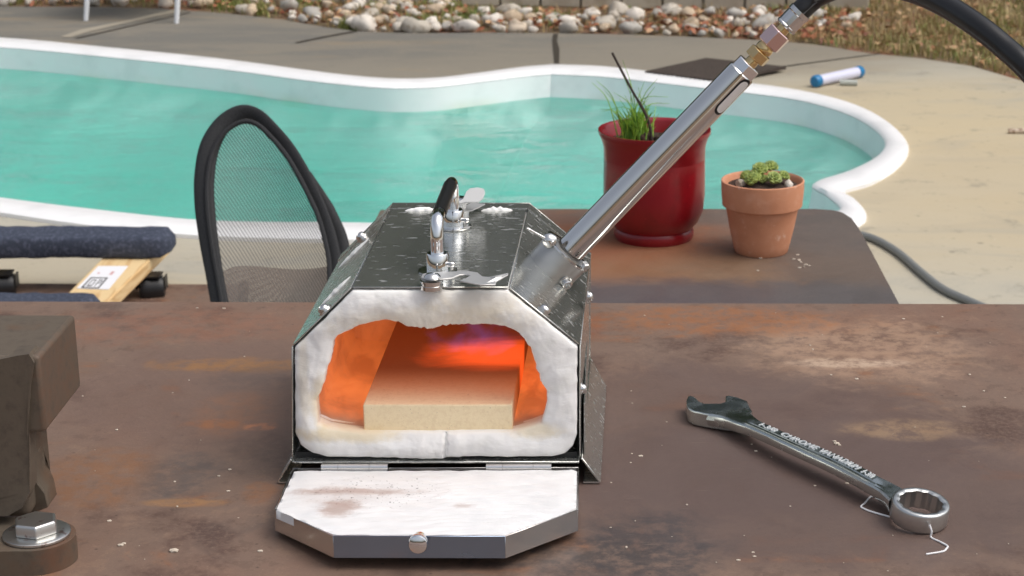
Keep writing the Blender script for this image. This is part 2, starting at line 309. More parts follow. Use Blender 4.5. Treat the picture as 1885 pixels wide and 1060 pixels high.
# ------------------------------------------------------------------ objects
ORG = {}
def tag(o, label=None, cat=None, group=None, kind=None):
    for k, v in (('label', label), ('category', cat), ('group', group), ('kind', kind)):
        if v: o[k] = v
    return o
def thing(name, loc, label, cat, group=None):
    o = bpy.data.objects.new(name, None); COL.objects.link(o); o.location = loc; o.empty_display_size = .05
    ORG[o.name] = Vector(loc); return tag(o, label, cat, group)
def obj(name, bm, mat, parent=None, smooth=False, bevel=0, seg=2, loc=None, angle=35):
    """bm is in place coordinates; the object's own origin is moved to its parent's or to its own foot"""
    if parent is not None:
        o0 = ORG[parent.name]
    elif loc is not None: o0 = Vector(loc)
    else:
        xs = [v.co.x for v in bm.verts]; ys = [v.co.y for v in bm.verts]; zs = [v.co.z for v in bm.verts]
        o0 = Vector(((min(xs) + max(xs)) / 2, (min(ys) + max(ys)) / 2, min(zs)))
    bmesh.ops.translate(bm, verts=bm.verts, vec=-o0)
    me = bpy.data.meshes.new(name); bmesh.ops.recalc_face_normals(bm, faces=bm.faces) if name not in NORECALC else None
    bm.to_mesh(me); bm.free(); me.materials.append(mat)
    o = bpy.data.objects.new(name, me); COL.objects.link(o)
    if parent is not None: o.parent = parent; ORG[o.name] = o0
    else: o.location = o0; ORG[o.name] = o0
    if smooth:
        me.shade_smooth()
        try: me.set_sharp_from_angle(angle=radians(angle))
        except Exception: pass
    if bevel:
        b = o.modifiers.new('edge', 'BEVEL'); b.width = bevel; b.segments = seg; b.limit_method = 'ANGLE'; b.angle_limit = radians(40)
        try: b.harden_normals = False
        except Exception: pass
        me.shade_smooth(); me.set_sharp_from_angle(angle=radians(40))
    return o
NORECALC = set()
def add_box(bm, c, s, R=None):
    R = R or Matrix.Identity(3); vs = []
    for dx in (-.5, .5):
        for dy in (-.5, .5):
            for dz in (-.5, .5): vs.append(bm.verts.new(Vector(c) + R @ Vector((dx * s[0], dy * s[1], dz * s[2]))))
    for f in ((0, 1, 3, 2), (4, 6, 7, 5), (0, 4, 5, 1), (2, 3, 7, 6), (0, 2, 6, 4), (1, 5, 7, 3)): bm.faces.new([vs[i] for i in f])
    return vs
def frame_of(d):
    d = Vector(d).normalized(); up = Vector((0, 0, 1)) if abs(d.z) < .9 else Vector((0, 1, 0))
    a = d.cross(up).normalized(); b = a.cross(d).normalized(); return a, b, d
def lathe(bm, prof, c, d=(0, 0, 1), n=40, ref=None, cap0=True, cap1=True, rot0=0):
    """prof: (radius, height) along axis d from c"""
    a, b, d = frame_of(d); rings = []
    for r, h in prof:
        if r < 1e-6: rings.append([bm.verts.new(Vector(c) + d * h)]); continue
        rings.append([bm.verts.new(Vector(c) + d * h + a * (r * cos(2 * pi * i / n + rot0)) + b * (r * sin(2 * pi * i / n + rot0))) for i in range(n)])
    for k in range(len(rings) - 1):
        A, B = rings[k], rings[k + 1]
        for i in range(n):
            j = (i + 1) % n
            if len(A) == 1 and len(B) == 1: continue
            if len(A) == 1: bm.faces.new((A[0], B[i], B[j]))
            elif len(B) == 1: bm.faces.new((A[i], B[0], A[j]))
            else: bm.faces.new((A[i], B[i], B[j], A[j]))
    if cap0 and len(rings[0]) > 1: bm.faces.new(rings[0])
    if cap1 and len(rings[-1]) > 1: bm.faces.new(list(reversed(rings[-1])))
def catmull(pts, n=8, closed=False):
    pts = [Vector(p) for p in pts]; out = []; N = len(pts)
    rng = range(N) if closed else range(N - 1)
    for i in rng:
        p1, p2 = pts[i], pts[(i + 1) % N]
        p0 = pts[(i - 1) % N] if closed or i > 0 else p1 * 2 - p2
        p3 = pts[(i + 2) % N] if closed or i < N - 2 else p2 * 2 - p1
        for k in range(n):
            t = k / n; out.append(.5 * ((2 * p1) + (p2 - p0) * t + (2 * p0 - 5 * p1 + 4 * p2 - p3) * t * t + (3 * p1 - p0 - 3 * p2 + p3) * t ** 3))
    if not closed: out.append(pts[-1].copy())
    return out
def tube(bm, pts, r, n=10, closed=False, flat=1.0, up=None, caps=True):
    """r: radius or list; flat scales along the second axis"""
    N = len(pts); rings = []; pa = None
    for i, p in enumerate(pts):
        q0 = pts[(i - 1) % N] if closed or i > 0 else pts[i]; q1 = pts[(i + 1) % N] if closed or i < N - 1 else pts[i]
        d = (q1 - q0).normalized()
        if up is not None: a = Vector(up).cross(d).normalized()
        elif pa is None: a = frame_of(d)[0]
        else:
            a = (pa - d * pa.dot(d)); a.normalize()
        pa = a; b = d.cross(a).normalized(); rr = r[i] if isinstance(r, (list, tuple)) else r
        rings.append([bm.verts.new(p + a * (rr * cos(2 * pi * k / n)) + b * (rr * flat * sin(2 * pi * k / n))) for k in range(n)])
    for i in range(N if closed else N - 1):
        A, B = rings[i], rings[(i + 1) % N]
        for k in range(n): bm.faces.new((A[k], A[(k + 1) % n], B[(k + 1) % n], B[k]))
    if not closed and caps: bm.faces.new(rings[0]); bm.faces.new(list(reversed(rings[-1])))
def prism(bm, pts, vec):
    """closed polygon extruded by vec"""
    A = [bm.verts.new(Vector(p)) for p in pts]; B = [bm.verts.new(Vector(p) + Vector(vec)) for p in pts]; n = len(A)
    f = bm.faces.new(A); g = bm.faces.new(list(reversed(B)))
    for i in range(n): bm.faces.new((A[i], B[i], B[(i + 1) % n], A[(i + 1) % n]))
    if n > 4: bmesh.ops.triangulate(bm, faces=[f, g])
def fill(bm, loops):
    es = []
    for L in loops:
        vs = [bm.verts.new(Vector(p)) for p in L]; es += [bm.edges.new((vs[i], vs[(i + 1) % len(vs)])) for i in range(len(vs))]
    bmesh.ops.triangle_fill(bm, edges=es, use_beauty=True)
def new(): return bmesh.new()

# ================================================================== THE SETTING
# ---- pool outline (lip outer edge, lip inner edge) traced on the ground
LZ = .02
outer_px = [(-900, 120), (-650, 60), (-300, 54), (0, 67), (200, 85), (400, 105), (560, 126), (640, 136), (720, 142), (800, 141), (880, 132), (960, 121), (1010, 117), (1020, 116.5), (1030, 116.7), (1100, 119), (1180, 127), (1300, 142), (1450, 160), (1560, 185), (1632, 219), (1672, 262), (1655, 298), (1605, 330), (1552, 347), (1578, 366), (1594, 386), (1590, 400), (1550, 418), (1450, 432), (1300, 441), (1000, 443), (620, 435), (500, 433), (350, 427), (162, 409), (0, 386), (-300, 340), (-700, 280), (-900, 200)]
inner_px = [(-830, 125), (-640, 76), (-300, 68), (0, 82), (200, 100), (400, 121), (560, 142), (640, 151), (720, 157), (800, 155), (880, 146), (960, 136), (1008, 131.8), (1015, 131), (1023, 131.6), (1100, 135), (1180, 143), (1300, 157), (1450, 175), (1540, 197), (1598, 224), (1629, 256), (1612, 284), (1560, 311), (1496, 333), (1520, 352), (1545, 374), (1540, 384), (1500, 396), (1430, 404), (1300, 410), (1000, 412), (620, 405), (500, 405), (350, 400), (162, 380), (0, 360), (-300, 318), (-660, 262), (-820, 196)]
def smooth_loop(pxs, z, n=5): return catmull([P(x, y, z) for x, y in pxs], n, True)
# keep the sharp inward corner at x=1015 by repeating points
LO = smooth_loop(outer_px, LZ); LI = smooth_loop(inner_px, LZ)
def atz(L, z): return [Vector((p.x, p.y, z)) for p in L]
cen = sum(LI, Vector()) / len(LI)
def inset(L, k, z, dc=(0, 0)):
    out = []
    for p in L: out.append(Vector((cen.x + dc[0] + (p.x - cen.x) * k, cen.y + dc[1] + (p.y - cen.y) * k, z)))
    return out
def loft(bm, loops, close_last=False):
    R = [[bm.verts.new(p) for p in L] for L in loops]; n = len(R[0])
    for A, B in zip(R, R[1:]):
        for i in range(n): bm.faces.new((A[i], A[(i + 1) % n], B[(i + 1) % n], B[i]))
    if close_last:
        c = bm.verts.new(sum((v.co for v in R[-1]), Vector()) / n)
        for i in range(n): bm.faces.new((R[-1][i], R[-1][(i + 1) % n], c))
pool = thing('swimming_pool', (cen.x, cen.y, 0), 'white fibreglass swimming pool with a curving rim, sunk in the concrete deck', 'pool')
bm = new(); loft(bm, [atz(LO, -.03), atz(LO, .012), [p + (q - p) * .12 + Vector((0, 0, .0)) for p, q in zip(LO, LI)], [p + (q - p) * .88 for p, q in zip(LO, LI)], [Vector((p.x, p.y, .008)) for p in LI]])
obj('rim', bm, POOLW, pool, smooth=True, angle=60)
WZ = -.085
wallpts = [Vector((p.x, p.y, .009)) for p in LI]
bm = new(); loft(bm, [inset(LI, 1.0005, .006), inset(LI, .995, -.05), inset(LI, .989, -.108)]); obj('wall', bm, POOLW, pool, smooth=True, angle=60)
bm = new(); loft(bm, [inset(LI, .989, -.108), inset(LI, .975, -.15), inset(LI, .86, -.19), inset(LI, .78, -.50, (-.12, 0)), inset(LI, .58, -1.1, (-.6, -.1)), inset(LI, .30, -1.25, (-.9, -.1))], True); obj('basin', bm, POOLU, pool, smooth=True, angle=60)
# water body: surface sheet + a hull just inside the shell
bm = new()
Rm = [inset(LI, 1.004, WZ), inset(LI, 1.003, -.45), inset(LI, 1.0, -1.3), inset(LI, .3, -1.5)]
loft(bm, Rm, True)
L0 = [v for v in bm.verts if abs(v.co.z - WZ) < 1e-5]
ee = [e for e in bm.edges if e.is_boundary]; bmesh.ops.triangle_fill(bm, edges=ee, use_beauty=True)
w = obj('water', bm, WATER, None); tag(w, 'turquoise rippled water filling the swimming pool', None, None, 'structure')

# ---- deck slab with the pool cut out
edge_px = [(-900, -40), (-300, 2), (0, 12), (200, 13), (300, 16), (420, 25), (520, 36), (600, 50), (660, 58), (760, 61), (900, 60), (1020, 61), (1150, 63), (1300, 69), (1420, 75), (1500, 82), (1600, 98), (1700, 108), (1790, 122), (1885, 150), (2100, 190)]
EP = [P(x, y, 0) for x, y in edge_px]
deck_out = [Vector((-9, -4, 0))] + [Vector((-9, EP[0].y, 0))] + EP + [Vector((9, EP[-1].y - 1.0, 0)), Vector((9, -4, 0))]
skirt = [p + (p - Vector((cen.x, cen.y, p.z))).normalized() * -.0 for p in atz(LO, 0)]
bm = new(); fill(bm, [deck_out, skirt])
me_top = [f for f in bm.faces]; r = bmesh.ops.extrude_face_region(bm, geom=me_top); bmesh.ops.translate(bm, verts=[v for v in r['geom'] if isinstance(v, bmesh.types.BMVert)], vec=(0, 0, -.06))
o = obj('concrete_deck', bm, CONC); tag(o, 'weathered concrete deck around the pool', None, None, 'structure')
gr = [(-80, -60), (80, -60), (80, 90), (-80, 90)]
inner_g = [Vector((p.x * 1.0, p.y, 0)) for p in deck_out]
bm = new(); fill(bm, [[Vector((x, y, -.012)) for x, y in gr], [Vector((p.x, p.y - (.03 if p.y > 0 else 0), -.012)) for p in deck_out]])
o = obj('ground', bm, SOIL); tag(o, 'bare soil of the garden bed beyond the deck', None, None, 'structure')
# expansion joints: dark recessed-looking strips of dirt lying in the slab gaps
def joint(pxs, w, mat, name='deck_joint'):
    pts = [P(x, y, .003) for x, y in pxs]; bm = new(); L = []; Rr = []
    for i, p in enumerate(pts):
        d = (pts[min(i + 1, len(pts) - 1)] - pts[max(i - 1, 0)]).normalized(); a = Vector((-d.y, d.x, 0)); k = w * (.7 + .6 * random.random()); L.append(bm.verts.new(p + a * k)); Rr.append(bm.verts.new(p - a * k))
    for i in range(len(pts) - 1): bm.faces.new((L[i], L[i + 1], Rr[i + 1], Rr[i]))
    o = obj(name, bm, mat); tag(o, None, None, None, 'structure')
JM = M('joint_dirt', lin(58, 52, 42), .95).m; JL = M('joint_mortar', lin(160, 152, 136), .95).m
joint([(1023, 62), (1021, 75), (1024, 90), (1025, 116)], .013, JM); joint([(655, 57), (600, 67), (545, 78)], .014, JM); joint([(330, 18), (240, 38), (160, 55), (120, 68)], .035, JL, 'deck_patch'); joint([(350, 22), (250, 45), (140, 70)], .008, JM)
joint([(1620, 98), (1560, 106), (1470, 118), (1440, 122)], .006, JM)

# ---- garden wall of concrete blocks
w0 = P(1600, 23, -.01); w1 = P(850, 9, -.01); wd = (w1 - w0); wd.z = 0; wd.normalize(); wnrm = Vector((wd.y, -wd.x, 0))
if wnrm.y > 0: wnrm = -wnrm
wall = thing('garden_wall', w0, 'low wall of stacked tan concrete blocks behind the stone bed', 'wall')
BW = .205; proto = None; Rw = Matrix(((wd.x, -wnrm.x, 0), (wd.y, -wnrm.y, 0), (0, 0, 1)))
for row in range(2):
    for i in range(26):
        c = w0 + wd * (BW * (i + .5 + .5 * (row % 2))) - wnrm * .08 + Vector((0, 0, .07 + row * .15))
        if proto is None:
            bm = new(); add_box(bm, c, (BW - .009, .16, .145), Rw); proto = obj('block', bm, BLOCK, wall, bevel=.006)
        else:
            b = proto.copy(); COL.objects.link(b); b.parent = wall; b.location = c - (w0 + wd * (BW * .5) - wnrm * .08 + Vector((0, 0, .07))); 
            b.location += wnrm * random.uniform(-.004, .004)
bm = new(); add_box(bm, w0 + wd * (BW * 13) - wnrm * .10 + Vector((0, 0, .12)), (BW * 26, .10, .30), Rw); obj('mortar_core', bm, BLOCK, wall)

# ---- stones
def stone_mesh(seed):
    bm = new(); bmesh.ops.create_icosphere(bm, subdivisions=2, radius=1)
    sx, sy, sz = random.uniform(.85, 1.25), random.uniform(.7, 1.0), random.uniform(.5, .8)
    for v in bm.verts:
        k = 1 + .55 * nz(v.co, 1.2, seed) + .15 * nz(v.co, 2.6, seed + 5); v.co = Vector((v.co.x * sx, v.co.y * sy, v.co.z * sz)) * k
    me = bpy.data.meshes.new('stone'); bm.to_mesh(me); bm.free(); me.materials.append(STONE); me.shade_smooth(); return me
SM = [stone_mesh(i * 3.1 + 1) for i in range(9)]
def edge_y(px):
    for (a, b), (c, d) in zip(edge_px, edge_px[1:]):
        if a <= px <= c: return b + (d - b) * (px - a) / (c - a)
    return 60
placed = []; tries = 0
while len(placed) < 250 and tries < 14000:
    tries += 1
    px = random.uniform(-20, 1585); ey = edge_y(px); py = ey - 3 - random.random() ** 1.1 * 60
    if px > 850 and py < 24: continue
    if px < 520 and random.random() < .5: continue
    if 1440 < px and (py > 52): continue
    if 760 < px < 900 and random.random() < .35: continue
    p = P(px, py, 0)
    if p.y > 11.5: continue
    r = random.choice((.018, .022, .026, .032, .040, .050)) * random.uniform(.8, 1.15)
    if any((p - q).length < (r + s) * .95 for q, s in placed): continue
    placed.append((p, r))
for i, (p, r) in enumerate(placed):
    o = bpy.data.objects.new('stone', SM[i % 9]); COL.objects.link(o); o.location = (p.x, p.y, r * .33); o.scale = (r * 1.12,) * 3
    o.rotation_euler = (random.uniform(-.4, .4), random.uniform(-.4, .4), random.uniform(0, 6.28))
    tag(o, 'pale rounded landscaping stone lying in the garden bed', 'stone', 'pale stones in the garden bed')

# ---- grass, weeds and leaves (nobody could count them)
def blades(name, spots, mat, h, wdt, label, lean=.5):
    bm = new()
    for p in spots:
        a = random.uniform(0, 6.28); hh = h * random.uniform(.5, 1.3); d = Vector((cos(a), sin(a), 0)); s = Vector((-d.y, d.x, 0)) * wdt * random.uniform(.6, 1.3)
        le = lean * random.uniform(.2, 1.4); m_ = p + d * hh * le * .35 + Vector((0, 0, hh * .6)); t_ = p + d * hh * le + Vector((0, 0, hh * random.uniform(.6, 1)))
        v = [bm.verts.new(q) for q in (p - s, p + s, m_ + s * .7, m_ - s * .7)]; t = bm.verts.new(t_); bm.faces.new(v); bm.faces.new((v[3], v[2], t))
    NORECALC.add(name); o = obj(name, bm, mat); return tag(o, label, None, None, 'stuff')
def scat(n, x0, x1, y0, y1, f=None):
    out = []
    for _ in range(n):
        px = random.uniform(x0, x1); py = random.uniform(y0, y1); 
        if px > 850 and px < 1600 and py < 20: continue
        if py > edge_y(px) - 1: continue
        p = P(px, py, -.01)
        if p.y > 14: continue
        if f and not f(p): continue
        out.append(p)
    return out
g1 = scat(5200, 1480, 2000, -40, 150, lambda p: nz(p, 1.3, 3) > -.12); g2 = scat(9000, 1450, 2000, -40, 150)
tuft = []
for (x, y, r, n) in ((785, 44, 30, 260), (840, 42, 30, 300), (700, 20, 50, 260), (640, 54, 20, 260), (1030, 40, 30, 220), (560, 10, 40, 240), (420, 12, 50, 260), (820, 15, 70, 380), (1140, 20, 25, 120), (880, 30, 40, 240), (960, 25, 40, 160), (480, 22, 40, 180), (30, 2, 50, 200), (1450, 20, 60, 200), (260, 2, 60, 160)):
    for _ in range(n):
        px = random.gauss(x, r * .5); py = random.gauss(y, 6)
        if py < edge_y(px) + 1 and not (px > 850 and py < 19): tuft.append(P(px, py, -.01))
blades('lawn_grass', g1 + tuft, GREENG, .045, .0028, 'low green weeds and grass between the stones and on the lawn')
blades('dry_grass', g2 + scat(4200, 0, 1500, -5, 75), DRYG, .05, .0028, 'dry straw coloured grass on the lawn beyond the deck')
def leaves(name, spots, mat, s, label):
    bm = new()
    for p in spots:
        a = random.uniform(0, 6.28); R = Matrix.Rotation(a, 3, 'Z') @ Matrix.Rotation(random.uniform(-.7, .7), 3, 'X') @ Matrix.Rotation(random.uniform(-.6, .6), 3, 'Y'); k = s * random.uniform(.6, 1.4)
        o_ = p + Vector((0, 0, .012 + random.random() * .02)); pts = [(-1, 0, 0), (-.3, .55, .12), (.5, .4, .1), (1, 0, -.05), (.5, -.45, .14), (-.3, -.5, .08)]
        bm.faces.new([bm.verts.new(o_ + R @ (Vector(q) * k)) for q in pts])
    NORECALC.add(name); return tag(obj(name, bm, mat), label, None, None, 'stuff')
leaves('brown_leaf_litter', scat(1100, 0, 1600, 0, 78) + scat(330, 1180, 1560, 34, 84) + scat(260, 1480, 2000, -30, 130, lambda p: nz(p, .9, 8) > .0), LEAFB, .02, 'fallen rust brown leaves scattered over the bed')
leaves('tan_leaf_litter', scat(1000, 0, 1600, 0, 78) + scat(420, 1480, 2000, -30, 130), LEAFT, .018, 'fallen pale tan leaves scattered over the bed and lawn')

# ---- trees beyond the wall (seen mirrored in the steel and the water)
def leaf_cloud(seed):
    random.seed(seed); bm = new()
    cl = [(Vector((random.gauss(0, 1.25), random.gauss(0, 1.0), random.uniform(1.2, 6.8))), random.uniform(.55, 1.15)) for _ in range(42)]
    for c, r in cl:
        for _ in range(170):
            d = Vector((random.gauss(0, 1), random.gauss(0, 1), random.gauss(0, 1))).normalized() * r * random.uniform(.45, 1.05); p = c + d
            a = Vector((random.gauss(0, 1), random.gauss(0, 1), random.gauss(0, 1))).normalized() * .10; b = a.cross(Vector((random.gauss(0, 1), random.gauss(0, 1), random.gauss(0, 1)))).normalized() * .07
            bm.faces.new([bm.verts.new(p + q) for q in (-a, b, a, -b)])
    return bm, cl
tr_lab = ['broad leafy tree beyond the garden wall, mirrored in the forge top', 'second leafy tree past the garden wall, straight behind the furnace', 'leafy tree standing behind the dry lawn', 'leafy tree beyond the left end of the garden', 'leafy tree behind the stone bed', 'leafy tree at the far lawn corner']
crown_me = None; trunk_me = None
for i, (x, y, s) in enumerate(((.2, 15.6, 1.0), (-2.7, 15.0, 1.05), (2.9, 16.0, 1.1), (-5.6, 16.2, 1.1), (5.6, 15.4, .95), (8.2, 16.4, 1.1))):
    t = thing('tree', (x, y, -.01), tr_lab[i], 'tree', 'trees beyond the garden')
    s *= 1.28; t.scale = (s, s, s); t.rotation_euler = (0, 0, i * 1.3)
    if crown_me is None:
        bm, cl = leaf_cloud(5); me = bpy.data.meshes.new('crown'); bm.to_mesh(me); bm.free(); me.materials.append(TREEL); crown_me = me
        bm = new(); tube(bm, catmull([(0, 0, 0), (.05, 0, 1.2), (-.05, .05, 2.6), (0, 0, 5)], 5), [.17 - .008 * k for k in range(16)], 9)
        for c, r in cl[:9]:
            z = min(c.z * .5, 3); tube(bm, catmull([(0, 0, z), (c.x * .5, c.y * .5, (z + c.z) / 2 + .1), tuple(c)], 3), [.07, .06, .05, .045, .04, .03, .02], 6)
        me = bpy.data.meshes.new('trunk'); bm.to_mesh(me); bm.free(); me.materials.append(BARK); me.shade_smooth(); trunk_me = me
    for nm, me in (('crown', crown_me), ('trunk', trunk_me)):
        c = bpy.data.objects.new(nm, me); COL.objects.link(c); c.parent = t
random.seed(11)

# ---- white patio chair at the far left (only its legs reach into view)
a = P(158, 38, 0); b = P(325, 43, 0)
ch = thing('patio_chair', (a.x, a.y, 0), 'white patio chair with slim tapering legs on the concrete beyond the pool', 'chair')
rt = (b - a); rt.z = 0; wdt = rt.length; rt.normalize(); bk = Vector((-rt.y, rt.x, 0))
for base, topo in ((a, a + rt * .03 + bk * .06), (b, b + rt * .02 + bk * .06), (a + bk * .85 - rt * .05, a + bk * .5), (b + bk * .85 + rt * .05, b + bk * .5)):
    bm = new(); tube(bm, [base + Vector((0, 0, .0)), Vector((topo.x, topo.y, .40))], [.011, .02], 12); obj('leg', bm, WHITEP, ch, smooth=True)
mid = (a + b) / 2 + bk * .28
Rc = Matrix(((rt.x, bk.x, 0), (rt.y, bk.y, 0), (0, 0, 1)))
bm = new(); add_box(bm, mid + Vector((0, 0, .415)), (wdt + .06, .50, .03), Rc); obj('seat', bm, WHITEP, ch, bevel=.01)
bm = new(); add_box(bm, mid + bk * .27 + Vector((0, 0, .66)), (wdt + .04, .03, .46), Rc); obj('backrest', bm, WHITEP, ch, bevel=.01)

# ---- rubber door mat overhanging the pool edge
mz = .024
A, B, Cc, D = P(1190, 130, mz), P(1300, 106, mz), P(1447, 122, mz), P(1322, 147, mz)
n = 16; near = []
for i in range(n):
    for (k, o_) in ((.0, 0), (.3, .022), (.6, .022), (.9, 0)):
        t = (i + k) / n; p = A.lerp(D, t); out = (D - A).cross(Vector((0, 0, 1))).normalized(); near.append(p + out * o_)
bm = new(); prism(bm, [A] + near[1:] + [D, Cc, B], (0, 0, -.012)); tag(obj('door_mat', bm, MATM), 'flat brown rubber mat with a toothed edge lying over the pool rim', 'mat')
bm = new()

# ---- white tube with blue caps, and bits on the deck
def cyl(bm, a, b, r, n=20, r2=None): lathe(bm, [(r, 0), (r2 or r, (b - a).length)], a, b - a, n)
ra = .024; p0 = P(1503, 160, .0) + Vector((0, 0, ra)); p1 = P(1580, 143, 0) + Vector((0, 0, ra)); dd = (p1 - p0).normalized()
t = thing('plastic_tube', (p0.x, p0.y, 0), 'white plastic tube with blue end caps lying on the deck by the pool', 'tube')
bm = new(); cyl(bm, p0 + dd * .012, p1 - dd * .012, ra * .9); obj('barrel', bm, TUBEW, t, smooth=True)
for q, s in ((p0, -1), (p1, 1)):
    bm = new(); lathe(bm, [(ra, 0), (ra, .022), (ra * .8, .030), (ra * .3, .031)], q - dd * s * .012, dd * s, 20); obj('end_cap', bm, BLUECAP, t, smooth=True)
c0 = P(1546, 157, 0) + Vector((0, 0, .012)); c1 = P(1578, 158, 0) + Vector((0, 0, .012))
bm = new(); cyl(bm, c0, c1, .012, 14); tag(obj('plastic_pipe_stub', bm, GREYPL, None, smooth=True), 'short pale grey pipe piece lying against the white tube', 'pipe')
c0 = P(1856, 241, .009); c1 = P(1900, 241, .009); bm = new(); cyl(bm, c0, c1, .009, 12); tag(obj('stick', bm, leafm('bleached_stick', (206, 190, 170), (140, 110, 88), 60), None, smooth=True), 'small pale stick lying alone on the bare concrete', 'stick')
# grey hose on the deck
hp = [P(x, y, .011) for x, y in ((1480, 425), (1540, 425), (1600, 436), (1650, 462), (1695, 500), (1735, 531), (1780, 552), (1840, 575), (1930, 590), (2100, 600))]
bm = new(); tube(bm, catmull(hp, 8), .0105, 12); tag(obj('garden_hose', bm, HOSEG, None, smooth=True), 'grey garden hose curving over the pale concrete beside the far steel table', 'hose')
# rusty plate lying on the deck behind the dolly
bm = new(); A, B = P(20, 521, .02), P(452, 523, .02); prism(bm, [A, B, B + Vector((.05, -1.2, 0)), A + Vector((-.2, -1.2, 0))], (0, 0, -.02)); tag(obj('steel_sheet', bm, PLATE, None, bevel=.002), 'flat rusty steel sheet lying on the deck under the furniture dolly', 'steel sheet')

# ---- furniture dolly
dl = thing('furniture_dolly', P(150, 520, 0), 'wooden furniture dolly with blue grey carpet covered end rails', 'dolly')
def rail(x0, x1, yt, yb, z):
    a0 = P(x0, yt, z); a1 = P(x1, yt, z); w_ = .125; bm = new(); N = 40; rings = []
    for i in range(N + 1):
        t = i / N; c = a0.lerp(a1, t); k = 1.0
        if t > .97: k = sqrt(max(0, 1 - ((t - .97) / .03) ** 2)) * .45 + .55
        prof = []
        for j in range(20):
            an = 2 * pi * j / 20; ca, sa = cos(an), sin(an); yy = (abs(ca) ** .32) * (1 if ca > 0 else -1); zz = (abs(sa) ** .38) * (1 if sa > 0 else -1)
            q = Vector((c.x, c.y - w_ / 2 + yy * w_ / 2 * k, z - .030 + zz * .030 * k)); q += Vector((0, 1, 1)) * nz(q, 30) * .003; prof.append(bm.verts.new(q))
        rings.append(prof)
    for A_, B_ in zip(rings, rings[1:]):
        for j in range(20): bm.faces.new((A_[j], A_[(j + 1) % 20], B_[(j + 1) % 20], B_[j]))
    bm.faces.new(rings[0]); bm.faces.new(list(reversed(rings[-1]))); obj('carpet_rail', bm, CARPET, dl, smooth=True, angle=70)
rail(-330, 327, 413, 0, .168); rail(-430, 190, 535, 0, .168)
pz = .109; q = [P(200, 462, pz), P(292, 462, pz), P(192, 560, pz), P(122, 542, pz)]
far_l, far_r, nr, nl = q
near_r = far_r + (nr - far_r) * 1.12; near_l = far_l + (nl - far_l) * 1.25
bm = new(); prism(bm, [far_l + (far_l - nl).normalized() * .1, far_r + (far_r - nr).normalized() * .1, near_r, near_l], (0, 0, -.035)); pk = obj('plank', bm, WOOD, dl, bevel=.004)
s = [P(181, 490, pz + .001), P(236, 490, pz + .001), P(200, 533, pz + .001), P(141, 531, pz + .001)]
bm = new(); prism(bm, s, (0, 0, .0008)); st = obj('sticker', bm, PAPER, dl); 
def on(u, v): return s[0].lerp(s[1], u).lerp(s[3].lerp(s[2], u), v) + Vector((0, 0, .0012))
bm = new()
for (u0, v0, u1, v1) in ((.12, .52, .68, .56), (.12, .94, .68, .98), (.12, .52, .17, .98), (.63, .52, .68, .98), (.24, .62, .27, .9), (.24, .62, .38, .65), (.24, .86, .38, .9), (.36, .62, .39, .9), (.47, .62, .5, .9), (.47, .62, .58, .65), (.47, .74, .58, .77), (.56, .62, .59, .77)):
    bm.faces.new([bm.verts.new(on(a_, b_)) for a_, b_ in ((u0, v0), (u1, v0), (u1, v1), (u0, v1))])
pr = obj('print', bm, INK, st)
bm = new()
for (u0, v0, u1, v1) in ((.62, .25, .72, .4), (.2, .3, .28, .36)): bm.faces.new([bm.verts.new(on(a_, b_)) for a_, b_ in ((u0, v0), (u1, v0), (u1, v1), (u0, v1))])
obj('print', bm, PINKINK, st)
off = P(-50, 470, pz) - P(245, 470, pz)
bm = new(); prism(bm, [far_l + off + Vector((-.02, .12, 0)), far_l + off + Vector((.10, .12, 0)), near_r + off + Vector((0, 0, 0)), near_l + off], (0, 0, -.035)); obj('plank', bm, WOOD, dl, bevel=.008)
for (px, py) in ((282, 556), (8, 552), (110, 660), (-190, 660)):
    g = P(px, py, 0); c = Vector((g.x, g.y, .036)); bm = new(); lathe(bm, [(.02, -.032), (.033, -.028), (.036, -.012), (.034, 0), (.036, .012), (.033, .028), (.02, .032)], c, (1, .25, 0), 24); w_ = obj('wheel', bm, BLACKPL, dl, smooth=True)
    bm = new(); add_box(bm, (g.x, g.y, .0725), (.05, .05, .004)); add_box(bm, (g.x - .036, g.y, .054), (.003, .03, .035)); add_box(bm, (g.x + .036, g.y, .054), (.003, .03, .035)); f_ = obj('caster_fork', bm, BLACKPL, dl)

# ---- mesh backed folding chair
YM = 3.0
def QM(x, y): return Q(x, y, YM + (553 - y) * .00055)
ml = thing('mesh_chair', P(500, 760, 0), 'folding chair with a tall black rimmed see-through mesh back, facing the pool', 'chair')
cl = [(404, 556), (394, 500), (384, 440), (377, 380), (376, 330), (383, 280), (398, 245), (420, 220), (447, 207), (474, 212), (500, 235), (530, 270), (556, 312), (578, 355), (596, 395), (609, 440), (618, 490), (615, 560), (590, 640), (500, 680), (420, 640)]
wid = [17, 17, 18, 19, 19, 18, 17, 16, 15, 13, 12, 12, 12, 11, 10, 12, 11, 12, 12, 12, 14]
path = catmull([QM(x, y) for x, y in cl], 6, True); rr = []
for i in range(len(wid)):
    for k in range(6): rr.append((wid[i] + (wid[(i + 1) % len(wid)] - wid[i]) * k / 6) / 1105.)
rr = [r_ * (1 + .07 * nz(p, 14)) for r_, p in zip(rr, path)]
bm = new(); tube(bm, path, rr, 14, True, flat=.36, up=(0, 1, 0)); 
obj('back_rim', bm, RIMF, ml, smooth=True, angle=80)
bm = new(); inn = [p.lerp(sum(path, Vector()) / len(path), .075) + Vector((0, -.012, 0)) for p in path]; tube(bm, inn, .0042, 8, True); obj('piping', bm, RIMF, ml, smooth=True)
